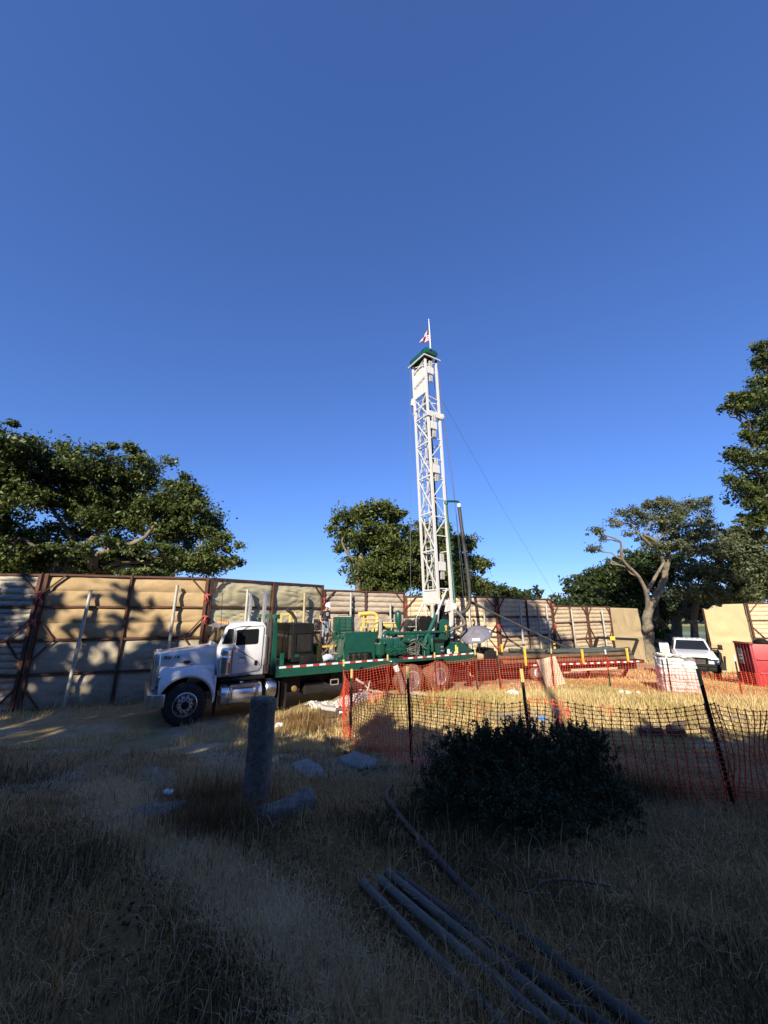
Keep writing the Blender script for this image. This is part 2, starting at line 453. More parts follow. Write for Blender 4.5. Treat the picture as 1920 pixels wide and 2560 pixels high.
def barrier(label, a, b, top_a, top_b, bays, fabrics, poles, ribbons=(), braces=True, rows=4, cell=1.06, skew=0, group='framed sound barrier sections'):
    """one framed section between plan points a and b; fabrics[bay][row from the top] = (kind, material)"""
    a = Vector((a[0], a[1], 0)); b = Vector((b[0], b[1], 0))
    d = (b - a); L = d.length; d.normalize()
    n_ = Vector((d.y, -d.x, 0))
    if n_.dot(Vector((0, 0, 0)) - (a + b) / 2) < 0: n_ = -n_
    base = a.copy(); base.z = gz(a.x, a.y)
    t = thing('sound_barrier', label, 'sound barrier', (0, 0, 0), 0, group)
    H = rows * cell
    fr = n_ * .10
    def pt(s, z): # s 0..1 along, z below the top
        p = a + d * (L * s); return Vector((p.x, p.y, top_a + (top_b - top_a) * s - z))
    edges = [k / bays for k in range(bays + 1)]
    for k in range(bays):
        s0, s1 = edges[k], edges[k + 1]
        for r in range(rows):
            kind, mat = fabrics[k][r]
            p, q = pt(s0, 0), pt(s1, 0)
            blanket(t, Vector((p.x, p.y, 0)), Vector((q.x, q.y, 0)), p.z - (r + 1) * cell, p.z - r * cell, q.z - (r + 1) * cell, q.z - r * cell, kind, mat, n_, random.uniform(0, 50))
    back = MB()
    p, q = pt(0, 0), pt(1, 0)
    back.add([p - n_ * .05 - Vector((0, 0, H)), q - n_ * .05 - Vector((0, 0, H)), q - n_ * .05, p - n_ * .05], [(0, 1, 2, 3)])
    back.build('backing_sheet', F_GREY, t, thick=.02)
    for k, s in enumerate(edges):
        w = .10 if k in (0, bays) else .07
        ins = (.06 / L if k == 0 else -.06 / L if k == bays else 0)
        mb = MB(); mb.bar(pt(s + ins, -.03) + fr, pt(s + ins, H + .15) + fr, w, .08, up=n_); mb.build('post', RUST, t)
    for k in range(bays):
        for r in range(rows + 1):
            mb = MB(); mb.bar(pt(edges[k], r * cell) + fr * .8, pt(edges[k + 1], r * cell) + fr * .8, .06, .07 if r in (0, 2) else .055); mb.build('rail', RUST, t)
    if braces:
        g_ = .62 / L
        for (s, sg) in ((0, 1), (1, -1)):
            for (za, zb) in ((0., .62), (2 * cell, 2 * cell - .72), (2 * cell, 2 * cell + .72), (H, H - .7)):
                mb = MB()
                mb.bar(pt(s + sg * g_, za) + fr * 1.3, pt(s + sg * .05 / L, zb if za == 0 else zb) + fr * 1.3, .05, .045)
                mb.build('brace', RUST, t)
    for (s, z_top, off, mat, lean) in poles:
        p = pt(s, z_top); g = gz(p.x, p.y)
        mb = MB()
        mb.cyl(Vector((p.x, p.y, p.z)) + n_ * off, Vector((p.x, p.y, g - .05)) + n_ * (off + .05) + d * lean, .055, n=12)
        c = mb.build('support_pole', mat, t, smooth_=True)
        for zz in (cell, 2 * cell):
            if zz > z_top + .1:
                k = pt(s, zz) + d * lean * ((zz - z_top) / (p.z - g))
                cl = MB(); cl.box(k + n_ * .06 - Vector((.07, .07, .035)), k + n_ * (off + .02) + Vector((.07, .07, .035)))
                cl.build('clamp', BLACK, c)
    for (s, z) in ribbons:
        mb = MB(); c = pt(s, z) + n_ * .18
        for k in range(3):
            e = c + d * random.uniform(-.14, .14) + Vector((0, 0, random.uniform(-.32, -.1)))
            mb.tube([c + d * random.uniform(-.05, .05), (c + e) / 2 + n_ * .05 + d * random.uniform(-.08, .08), e], [.022, .018, .012], 5)
        mb.tube([c - d * .09, c + Vector((0, 0, .04)), c + d * .09], [.02, .028, .02], 5)
        mb.build('ribbon', RIBBON, t)
    return t
P1, P5 = ('puff', 4), ('puff', 5)
W1, W2, WS = ('wrinkle', 2, .4), ('wrinkle', 1, .55), ('wrinkle', 1, .8)
lft = [(P5, F_SMOKE)] * 2 + [(P5, F_TAUPE)] * 2
barrier('leftmost sound barrier section, puffy grey rows cut by the photo edge', (-16.6, 12.45), (-11.54, 13.2), 2.84, 2.84, 2, [lft, lft], [(.74, .3, .3, GALV, -.05)])
ab = [(W1, F_TAN), (W1, F_TAN), (W2, F_GREY), (W2, F_GREY)]
barrier('golden tan barrier section with plain grey lower half left of the truck nose', (-11.5, 13.22), (-6.64, 14.80), 2.86, 2.85, 2, [ab, ab],
        [(.285, .5, .3, GALV, -.12), (.80, .28, .3, GALV, -.02)], [(.0, .62), (1., .62), (1., 2 * 1.06 - .72), (.0, 1.5)])
sg = [(WS, F_SAGE), (WS, F_SAGE), (WS, F_SAGE), (W2, F_GREY)]
barrier('wrinkled sage barrier section rising behind the truck cab', (-6.66, 14.83), (-3.03, 19.2), 2.86, 2.86, 2, [sg, sg],
        [(.26, .35, .3, GALV, 0), (.77, .4, .3, WOODP, 0)], [(1., .62)])
tp = [(P1, F_TAUPE)] + [(WS, F_TAUPE)] + [(P1, F_TAUPE)] * 2
barrier('taupe quilted barrier section behind the man in the hard hat', (-3.03, 19.22), (1.10, 21.4), 2.66, 2.62, 2, [tp, tp], [(.3, .1, .3, GALV, 0), (.78, .55, .3, GALV, 0)], [(1., .62), (1., 1.5)])
cr = [(P1, F_CREAM)] * 4
barrier('cream quilted barrier section behind the drilling mast', (1.12, 21.41), (6.2, 21.85), 2.42, 2.42, 2, [cr, cr], [(.68, .3, .3, GALV, 0), (.84, .25, .3, GALV, 0)], [(1., .55), (1., 1.5), (1., 2.6)])
sm = [(P1, F_CREAM), (P1, F_SMOKE), (P1, F_CREAM), (P1, F_SMOKE)]
barrier('greyish quilted barrier section above the pipe trailer', (6.2, 21.86), (10.6, 25.2), 2.40, 2.38, 2, [sm, sm], [(.32, .2, .3, GALV, 0), (.64, .3, .3, WOODP, 0), (.82, .3, .3, GALV, 0)], [(1., .3), (1., 1.5), (1., 2.6)])
barrier('low cream barrier section right of the pipe trailer with two wooden struts', (10.62, 25.24), (14.0, 27.6), 1.98, 1.98, 2, [cr, cr], [(.45, .2, .3, GALV, 0)], [])
barrier('low cream barrier section next to the hanging gate cloth', (14.05, 27.64), (16.8, 29.65), 1.98, 1.98, 1, [cr], [(.5, .2, .3, GALV, 0)], [])

def gate_cloth(label, a, b, top_a, top_b, bot, drop, ragged=0.):
    t = thing('gate_cloth', label, 'gate cloth', (0, 0, 0), 0, 'plain tan cloths at the gate opening')
    a = Vector(a + (0,)); b = Vector(b + (0,)); d = (b - a).normalized(); n_ = Vector((d.y, -d.x, 0))
    if n_.dot(-(a + b)) < 0: n_ = -n_
    rows = []; nu, nv = 34, 44; sd_ = random.uniform(0, 30)
    for j in range(nv + 1):
        v = j / nv; row = []
        for i_ in range(nu + 1):
            s = i_ / nu
            w = mnoise.noise(Vector((s * 1.5 + sd_, v * 2, 1)))
            f = .07 * abs(math.sin(5 * (s * 1.2 + v * 1.6) + 4 * w)) ** .8 * min(1, 4 * (1 - v) + .2) + .05 * math.exp(-((v - .45) / .03) ** 2)
            tp_ = top_a + (top_b - top_a) * s
            if ragged: tp_ -= ragged * (1 - s) ** 1.2 * (.6 + .4 * math.sin(17 * s)) if s < .5 else 0
            p = a.lerp(b, s) + n_ * (f - .02)
            row.append((p.x, p.y, bot + (tp_ - bot) * v))
        rows.append(row)
    mb = MB(); mb.grid(rows); mb.build('cloth', F_GATE, t, smooth_=True, thick=.012)
    for (e, tz) in ((a, top_a - (ragged * .6)), (b, top_b)):
        mb = MB(); mb.bar(Vector((e.x, e.y, bot - .1)) - n_ * .12, Vector((e.x, e.y, tz)) - n_ * .12, .07); mb.build('post', RUST, t)
    for z in (0, 1, 2):
        mb = MB(); zz = (top_a - ragged * .6) - .04 - z * 1.2
        mb.bar(Vector((a.x, a.y, zz)) - n_ * .1, Vector((b.x, b.y, zz)) - n_ * .1, .05); mb.build('rail', RUST, t)
    return t
gate_cloth('smooth tan cloth hanging left of the gate opening, behind the black rack', (16.85, 29.68), (20.9, 32.6), 1.92, 1.86, -2.15, 0)
gate_cloth('tan gate cloth with torn top edge, left of the red bin', (20.9, 25.9), (23.0, 25.3), 2.05, 2.12, -2.05, 0, .35)
barrier('cream quilted barrier section above the red bin', (23.1, 25.3), (27.6, 24.2), 2.14, 2.14, 2, [cr, cr], [(.38, .3, .3, GALV, 0)], [])

# ------------------------------------------------------------------ trees
def rand_unit(n):
    v = rng.normal(size=(n, 3)); return v / np.linalg.norm(v, axis=1, keepdims=True)
def leaf_quads(c, size, flat=0.):
    n = len(c)
    nrm = rand_unit(n); nrm[:, 2] = np.abs(nrm[:, 2]) + flat; nrm /= np.linalg.norm(nrm, axis=1, keepdims=True)
    t = np.cross(nrm, rand_unit(n)); t /= np.linalg.norm(t, axis=1, keepdims=True) + 1e-9
    b = np.cross(nrm, t)
    s = (size * rng.uniform(.6, 1.35, n))[:, None]
    q = np.stack([c - t * s, c - b * s * .48 + nrm * s * .12, c + t * s, c + b * s * .48 + nrm * s * .12], 1)
    return q.reshape(-1, 3)
def blob_leaves(blobs, dens, clump=.34, shell=.55, fill=.25):
    out = []
    for (c, r, k) in blobs:
        c = np.array(c); r = np.array(r)
        area = 4 * math.pi * ((r[0] * r[1]) ** 1.6 + (r[0] * r[2]) ** 1.6 + (r[1] * r[2]) ** 1.6) ** (1 / 1.6) / 3 ** (1 / 1.6)
        nl = int(dens * area * k)
        if nl < 8: continue
        m = max(4, int(area / (clump * clump * 5)))
        d = rand_unit(m); d[:, 2] = np.where(d[:, 2] < -.35, d[:, 2] * .4, d[:, 2])
        rad = rng.uniform(shell, 1.0, m) ** .8 * (1 + .12 * rng.normal(size=m)); out_ = rng.uniform(0, 1, m) < .16; rad = np.where(out_, rng.uniform(1.0, 1.32, m), rad)
        cc = c + d * r * rad[:, None]
        csz = clump * rng.uniform(.45, 1.35, m) * np.where(out_, .6, 1) * min(1, r.min() / (clump * 1.6))
        idx = rng.integers(0, m, nl)
        off = rng.normal(size=(nl, 3)) * np.array([.62, .62, .42])
        out.append(cc[idx] + off * csz[idx][:, None])
        if fill:
            k2 = int(nl * fill); d = rand_unit(k2); out.append(c + d * r * (rng.uniform(0, 1, k2) ** .45)[:, None] * .82)
    return np.concatenate(out)
def limb(mb, p, q, r0, r1, n=7, wob=.07, seg=5):
    p, q = Vector(p), Vector(q); L = (q - p).length; pts = []
    for k in range(seg + 1):
        t = k / seg; w = math.sin(math.pi * t) * L * wob
        pts.append(p.lerp(q, t) + Vector((random.uniform(-w, w), random.uniform(-w, w), random.uniform(-w, w) + L * .04 * math.sin(math.pi * t))))
    mb.tube(pts, [r0 + (r1 - r0) * k / seg for k in range(seg + 1)], n)
    return pts
def tree(name, label, base, trunks, blobs, leafmat, barkmat, leaf=.12, dens=90, clump=.34, twigs=3, group=None, shell=.55):
    """trunks: [(points, r0, r1)]; blobs: [(centre, radii, density factor)]"""
    t = thing(name, label, 'tree', (0, 0, 0), 0, group)
    tr = MB(); ends = []
    for (pts, r0, r1) in trunks:
        sp = spline(pts, 5); k = len(sp)
        sp = [p + Vector((random.uniform(-1, 1), random.uniform(-1, 1), 0)) * r0 * .12 for p in sp]
        tr.tube(sp, [(r0 + (r1 - r0) * i_ / (k - 1)) * (1 + .35 * max(0, 1 - i_ / 3) * (len(ends) == 0)) for i_ in range(k)], 11)
        ends += [(Vector(p), r0 + (r1 - r0) * (i_ + 1) / len(pts)) for i_, p in enumerate(pts[1:])]
    tr.build('trunk', barkmat, t, smooth_=True)
    br = MB()
    for (c, r, k) in blobs:
        c = Vector(c); e, er = min(ends, key=lambda e_: (e_[0] - c).length + (2 if e_[0].z > c.z else 0))
        if (e - c).length > .3:
            pts = limb(br, e, c, min(er * .6, .13), .045)
        else: pts = [c]
        for _ in range(twigs):
            d = rand_unit(1)[0] * np.array(r) * random.uniform(.6, .95)
            limb(br, pts[random.randrange(len(pts) // 2, len(pts))], c + Vector(d), .04, .012, 5, .12, 4)
    br.build('branches', barkmat, t, smooth_=True)
    big = [(c, tuple(q * 1.10 for q in r), k) for (c, r, k) in blobs]
    pts = blob_leaves(big, dens * 1.75, clump * 1.15, shell)
    np_mesh('crown', leaf_quads(pts, leaf * 1.02), 4, leafmat, t)
    return t
def px_blobs(lst, depth, x0=0, y0=0, sc=1., dz=.9, jit=.8):
    out = []
    for b in lst:
        u, v, ru, rv = b[:4]; k = b[4] if len(b) > 4 else 1.
        dd = depth + random.uniform(-jit, jit) + (b[5] if len(b) > 5 else 0)
        c = at(x0 + u * sc, y0 + v * sc, dd); m = dd * sc / 960
        out.append((c, (ru * m, max(ru, rv) * m * dz, rv * m), k))
    return out
def gp(u, v, d):
    p = at(u, v, d); return Vector((p.x, p.y, gz(p.x, p.y) - .1))

c2 = dict(x0=0, y0=1020, sc=.3858)
b1 = px_blobs([(330, 400, 170, 140), (620, 390, 180, 140), (880, 430, 190, 140), (1215, 510, 75, 85), (1130, 620, 180, 130), (600, 600, 220, 130), (300, 570, 150, 130), (850, 650, 200, 140), (1250, 770, 190, 120, .8),
               (1050, 790, 200, 90, .5), (1410, 880, 110, 95, .55), (1260, 1000, 210, 75, .7), (700, 730, 190, 90, .7), (240, 900, 150, 150, .7), (560, 1030, 130, 60), (150, 1030, 140, 80, .8), (1460, 1010, 80, 70, .5), (470, 780, 120, 80, .5)] + [(x_, 1010 + 45 * math.sin(x_), 120, 75, .8, 3.5) for x_ in range(60, 1400, 130)] + [(x_, 900 + 40 * math.sin(x_ * 2), 90, 45, .55, -2.2) for x_ in (330, 560, 690, 840, 1010)] + [(x_, 860 + 30 * math.sin(x_ * 3), 110, 60, .35, 2.5) for x_ in range(250, 1300, 210)], 21.5, **c2)
A2 = lambda x, y, d: at(x * .3858, 1020 + y * .3858, d)
tree('oak_tree', 'broad dark oak with pale sprawling limbs behind the golden tan barrier section', None,
     [([gp(180, 1480, 22), A2(430, 1120, 22), A2(500, 940, 21.5), A2(640, 810, 21.2), A2(760, 560, 21.5)], .32, .09), ([A2(520, 1180, 22), A2(600, 1050, 21), A2(630, 950, 20.5), A2(770, 905, 20.2), A2(920, 850, 20), A2(990, 770, 20.4)], .24, .07),
      ([A2(770, 905, 20.2), A2(900, 925, 20.5), A2(1080, 1000, 20.8), A2(1300, 930, 21)], .15, .05), ([A2(500, 940, 21.5), A2(470, 850, 21.3), A2(330, 640, 21.2)], .2, .08)],
     b1, LEAF_OAK, BARK, .095, 100, .42, 4)
b2 = px_blobs([(60, 230, 140, 100), (-60, 330, 200, 160), (210, 270, 75, 75), (60, 450, 120, 120), (-50, 620, 170, 160), (60, 830, 130, 110, .8), (-20, 980, 160, 120), (-200, 500, 200, 260)], 19, **c2)
tree('oak_tree', 'dark oak cut by the left photo edge, tallest on that side', None, [([gp(-60, 1480, 19.5), A2(-40, 1000, 19.5), A2(30, 700, 19), A2(20, 400, 19)], .4, .12), ([A2(-40, 1000, 19.5), A2(120, 850, 19), A2(230, 900, 18.8)], .18, .06)], b2, LEAF_OAK, BARKD, .095, 100, .42, 3)
b2b = px_blobs([(930, 1070, 130, 38), (1020, 1085, 70, 25)], 17.5, **c2)
tree('shrubby_tree', 'yellow green shrub tip showing just over the barrier under the big oak', None, [([gp(360, 1480, 17.5), A2(940, 1090, 17.5)], .06, .02)], b2b, LEAF_MID, BARKD, .08, 160, .25, 2)
c3 = dict(x0=800, y0=1240, sc=.3014)
A3 = lambda x, y, d: at(800 + x * .3014, 1240 + y * .3014, d)
b3 = px_blobs([(300, 160, 130, 90), (500, 130, 125, 80), (610, 190, 95, 65), (210, 290, 105, 90), (420, 330, 190, 140), (600, 420, 170, 150), (150, 430, 65, 60, .5), (310, 680, 100, 90, .45), (500, 600, 180, 140), (470, 760, 170, 80), (250, 420, 120, 60, .6), (620, 740, 150, 90), (680, 560, 120, 120), (330, 560, 110, 90, .7)], 30, **c3)
tree('oak_tree', 'rounded leafy oak with bare trunk at its left edge, left of the mast', None, [([gp(890, 1600, 30), A3(320, 780, 30), A3(330, 590, 29.5), A3(360, 400, 29.8), A3(420, 240, 30)], .32, .1), ([A3(330, 590, 29.5), A3(230, 480, 29), A3(180, 380, 29)], .14, .05)], b3, LEAF_MID, BARK, .13, 62, .5, 3)
b3 = px_blobs([(800, 440, 150, 180), (900, 340, 130, 110), (1010, 400, 140, 110), (1190, 400, 100, 100), (1250, 560, 115, 110), (1050, 600, 180, 150), (850, 680, 190, 120), (1300, 730, 110, 80), (1140, 770, 160, 80)], 32, **c3)
tree('oak_tree', 'dense green oak standing directly behind the white mast', None, [([gp(1090, 1600, 32), A3(960, 800, 32), A3(970, 560, 32), A3(930, 420, 32)], .32, .1), ([A3(960, 800, 32), A3(1180, 700, 31.5), A3(1220, 560, 31.5)], .16, .05)], b3, LEAF_MID, BARKD, .13, 62, .5, 3)
b4 = px_blobs([(1440, 800, 110, 55), (1540, 815, 90, 45), (1660, 830, 70, 30), (1340, 800, 90, 60)], 55, **c3)
tree('oak_tree', 'small far off tree low over the barrier right of the mast', None, [([gp(1240, 1560, 55), A3(1440, 830, 55)], .3, .1)], b4, LEAF_DARK, BARKD, .24, 24, .8, 2)
c5 = dict(x0=1460, y0=1200, sc=.2773)
A5 = lambda x, y, d: at(1460 + x * .2773, 1200 + y * .2773, d)
b5 = px_blobs([(700, 210, 130, 55, .8), (1000, 225, 120, 75, .8), (590, 240, 90, 50, .7), (450, 300, 100, 55, .6), (330, 300, 60, 45, .6), (120, 465, 85, 40, .7), (80, 620, 70, 50, .7), (300, 400, 80, 55, .35), (350, 640, 50, 30, .5), (200, 730, 40, 22, .5),
               (560, 540, 60, 70, .7), (790, 370, 150, 90, .7), (860, 600, 190, 90, .8), (1080, 370, 110, 95, .7), (960, 500, 170, 90, .8), (660, 600, 110, 70, .7), (780, 480, 90, 50, .5), (480, 400, 80, 50, .5), (400, 480, 70, 45, .35), (640, 330, 110, 70, .6), (520, 320, 70, 50, .5), (880, 280, 120, 80, .7), (260, 360, 60, 40, .4), (170, 540, 60, 40, .35), (700, 430, 120, 70, .5), (1150, 480, 80, 80, .6), (1000, 640, 140, 80, .7)], 33, **c5)
tree('oak_tree', 'gnarled open crowned oak with a burl on its pale trunk in the gate opening', None,
     [([gp(1620, 1640, 33), A5(580, 1380, 33), A5(570, 1250, 33), A5(620, 1100, 33), A5(690, 980, 33), A5(740, 820, 33), A5(760, 640, 33), A5(820, 420, 33)], .46, .12), ([A5(575, 1190, 33), A5(560, 1020, 32.6), A5(490, 870, 32.4), A5(350, 720, 32.2), A5(330, 560, 32), A5(200, 500, 32)], .19, .05),
      ([A5(560, 1020, 32.6), A5(640, 880, 32.6), A5(720, 740, 32.8)], .17, .09), ([A5(620, 600, 32.5), A5(500, 490, 32.4), A5(430, 400, 32.4), A5(420, 310, 32.4)], .12, .04), ([A5(740, 820, 33), A5(640, 560, 32.6), A5(540, 500, 32.5)], .16, .07), ([A5(760, 640, 33), A5(960, 520, 33), A5(1080, 400, 33)], .16, .05),
      ([A5(560, 1345, 32.7), A5(600, 1325, 32.5), A5(625, 1335, 32.5)], .34, .16)],
     b5, LEAF_PALE, BARK, .105, 44, .30, 6, None, .25)
b6 = px_blobs([(60, 860, 80, 85), (-20, 960, 110, 90), (150, 1000, 170, 120), (370, 1000, 170, 120), (250, 880, 110, 80), (60, 1080, 200, 100), (350, 1130, 200, 90)], 44, **c5)
tree('dense_tree', 'dense dark green tree above the low barrier left of the gnarled oak', None, [([gp(1510, 1620, 44), A5(180, 1050, 44), A5(160, 900, 44)], .35, .1)], b6, LEAF_DARK, BARKD, .18, 40, .7, 2)
b6 = px_blobs([(560, 740, 190, 90), (450, 820, 130, 80), (700, 850, 150, 110), (540, 930, 170, 100)], 42, **c5)
tree('dense_tree', 'smooth domed dark tree behind the fork of the gnarled oak', None, [([gp(1640, 1620, 42), A5(640, 1050, 42), A5(560, 850, 42)], .35, .1)], b6, LEAF_DARK, BARKD, .17, 42, .7, 2)
b7 = px_blobs([(1340, 510, 120, 95), (1450, 480, 110, 75), (1450, 680, 190, 150), (1230, 650, 130, 90), (1560, 560, 130, 110), (1300, 850, 230, 130), (1050, 830, 170, 120), (1550, 850, 180, 130), (1000, 1000, 210, 110), (1250, 1030, 220, 90), (1500, 1020, 200, 100), (1650, 900, 120, 260)], 36, **c5)
tree('oak_tree', 'wide grey green oak rising behind the torn gate cloth', None, [([gp(1735, 1600, 38), A5(990, 1250, 38), A5(1030, 1050, 37), A5(1150, 850, 36), A5(1300, 650, 36)], .36, .1), ([gp(1860, 1600, 37), A5(1430, 1100, 36), A5(1450, 800, 36)], .35, .1)], b7, LEAF_PALE, BARKD, .14, 36, .48, 4, None, .4)
b9 = px_blobs([(830, 1090, 130, 90), (760, 1180, 110, 60, .7), (930, 1150, 130, 70, .7)], 47, **c5)
tree('park_tree', 'tree with straight dark trunk on the lawn, middle of the gate opening', None, [([gp(1690, 1600, 50), A5(832, 1330, 50), A5(850, 1200, 49), A5(860, 1080, 48)], .75, .3)], b9, LEAF_PALE, BARKD, .18, 34, .7, 3)
b9 = px_blobs([(640, 1180, 130, 90), (560, 1250, 90, 90), (690, 1280, 70, 50, .6)], 46, **c5)
tree('park_tree', 'tree with leaning dark trunk just right of the gnarled oak', None, [([gp(1668, 1600, 45), A5(740, 1370, 45), A5(690, 1280, 45), A5(640, 1180, 45)], .6, .25)], b9, LEAF_DARK, BARKD, .18, 40, .7, 2)
b9 = px_blobs([(1000, 1200, 100, 80, .6), (1060, 1120, 110, 80, .6), (960, 1230, 60, 50, .6), (1080, 1230, 60, 60, .5)], 43, **c5)
tree('park_tree', 'thin grey tree beside the road, right in the gate opening', None, [([gp(1738, 1600, 44), A5(990, 1330, 44), A5(1000, 1200, 43)], .4, .15), ([gp(1770, 1600, 43), A5(1110, 1350, 43), A5(1090, 1200, 43)], .25, .12)], b9, LEAF_PALE, BARK, .16, 40, .6, 4)
b10 = px_blobs([(500, 1230, 60, 110), (470, 1340, 70, 70), (650, 1390, 90, 45), (560, 1400, 60, 50), (530, 1310, 70, 90)], 39, **c5)
tree('shrubby_tree', 'dark bushy thicket between the left gate cloth and the gnarled trunk', None, [([gp(1600, 1620, 39), A5(500, 1300, 39)], .15, .05)], b10, LEAF_DARK, BARKD, .14, 60, .5, 2)
b8 = px_blobs([(1912, 858, 22, 14), (1910, 905, 30, 26), (1905, 950, 26, 20), (1848, 1000, 42, 28), (1842, 1018, 32, 24), (1895, 1010, 40, 36), (1920, 1080, 50, 55), (1868, 1085, 22, 14), (1838, 1135, 34, 18), (1880, 1150, 42, 34), (1905, 1200, 50, 50), (1835, 1208, 30, 24), (1868, 1240, 40, 30), (1908, 1285, 42, 45), (1880, 1305, 22, 18),
                (1990, 900, 70, 60), (2010, 1020, 80, 80), (2000, 1150, 80, 80), (1980, 1260, 70, 80), (2100, 1050, 90, 200), (1905, 1335, 22, 14)], 20)
tree('oak_tree', 'overhanging oak branches cut by the right photo edge, high beside the sky', None,
     [([gp(2230, 1660, 20.6), at(2180, 1400, 20.5), at(2100, 1150, 20.2), at(2020, 980, 20)], .5, .12), ([at(2100, 1150, 20.2), at(1980, 1120, 20), at(1880, 1120, 19.8)], .12, .03), ([at(2180, 1400, 20.5), at(2020, 1280, 20.2), at(1900, 1240, 20)], .14, .03), ([at(2020, 980, 20), at(1940, 1000, 20), at(1860, 1005, 19.8)], .1, .02)],
     b8, LEAF_OAK, BARKD, .088, 56, .34, 5, None, .35)
# far wood closing the horizon
def mass(name, label, blobs, mat, leaf, dens, clump):
    pts = blob_leaves(blobs, dens, clump, .5)
    return tag(np_mesh(name, leaf_quads(pts, leaf), 4, mat), label, None, None, 'stuff')
wb = [(Vector((x, 125 + random.uniform(-6, 10), random.uniform(0, 3))), (random.uniform(5, 8), 5, random.uniform(4, 7.5)), 1) for x in np.arange(-150, 190, 7.)]
mass('woods', 'far off wood closing the view behind the barriers', wb, LEAF_DARK, .8, 1.5, 1.6)
# the row of oaks that stands behind the photographer and shades the foreground
hb = []; tr_ = random.Random(5)
for x in np.arange(-36, 24, 2.0):
    h = float(7.4 + 4.3 * (1 - smooth(-13.6, -9.0, x)) + 1.6 * (1 - smooth(-20, -17.5, x))) + tr_.uniform(-.45, .45)
    hb.append((Vector((x + tr_.uniform(-.5, .5), -6.5 + tr_.uniform(-1, 1), h - 2.2)), (1.7, 2.6, 2.2), (.45 if -13.2 < x < -9.2 else .3) if x < -7 else .9))
    z = h - (5.9 if x < -12.8 else 3.5)
    while z > -.5:      # closed foliage below the ragged top
        hb.append((Vector((x + tr_.uniform(-.4, .4), -7.2 + tr_.uniform(-.8, .8), z)), (1.9, 2.4, 1.7), 1.3)); z -= 1.9
for (x, z, r) in ((-3.2, 17.7, 1.0), (-2.0, 18.0, 1.1), (-.9, 17.7, 1.0), (.25, 17.5, .8)): hb.append((Vector((x, -8, z)), (r, r, r), .9))  # unseen high crown added to shade the barrier above the pipe trailer
tk = MB()
for x in np.arange(-33, 21, 5.5): limb(tk, (x, -7.5, -.3), (x + .6, -7.2, 5.5), .32, .15, 8)
limb(tk, (-1.6, -8.4, -.3), (-1.6, -8.2, 17), .22, .06, 9, .01)
tag(tk.build('treeline_trunks', BARKD, None, smooth_=True), 'trunks of the oaks behind the photographer', None, None, 'stuff')
mass('treeline', 'row of oaks behind the photographer shading the foreground', hb, LEAF_OAK, .36, 20, .6)
# ------------------------------------------------------------------ drilling rig truck
TH = R(31.9); TO = Vector((-5.45, 11.49, -1.37))
rig = thing('drilling_rig_truck', 'white conventional cab truck carrying a green drilling rig and tall white lattice mast', 'drill truck', TO, TH)
def W(x, y, z):
    return Vector((TO.x + x * math.cos(TH) - y * math.sin(TH), TO.y + x * math.sin(TH) + y * math.cos(TH), TO.z + z))
def part(name, mb, mat, parent=rig, bevel=0, sm=False, **k): return mb.build(name, mat, parent, bevel, sm, **k)
def pbox(name, a, b, mat, parent=rig, bevel=.012, rot=None):
    return part(name, MB().box(a, b, 0, rot), mat, parent, bevel, bevel > 0)
def text(txt, size, loc, mat, parent, shear=0., rot=(R(90), 0, 0), name='lettering', sx=1., bold=0.):
    cu = bpy.data.curves.new(name, 'FONT'); cu.body = txt; cu.size = size; cu.shear = shear; cu.extrude = .002; cu.offset = bold
    cu.align_x = 'CENTER'; cu.align_y = 'CENTER'
    o = bpy.data.objects.new(name, cu); COL.objects.link(o)
    dg = bpy.context.evaluated_depsgraph_get(); dg.update()
    me = bpy.data.meshes.new_from_object(o.evaluated_get(dg)); bpy.data.objects.remove(o)
    me.materials.clear(); me.materials.append(mat)
    o = bpy.data.objects.new(name, me); COL.objects.link(o)
    o.location = loc; o.rotation_euler = rot; o.scale = (sx, 1, 1); o.parent = parent
    return o

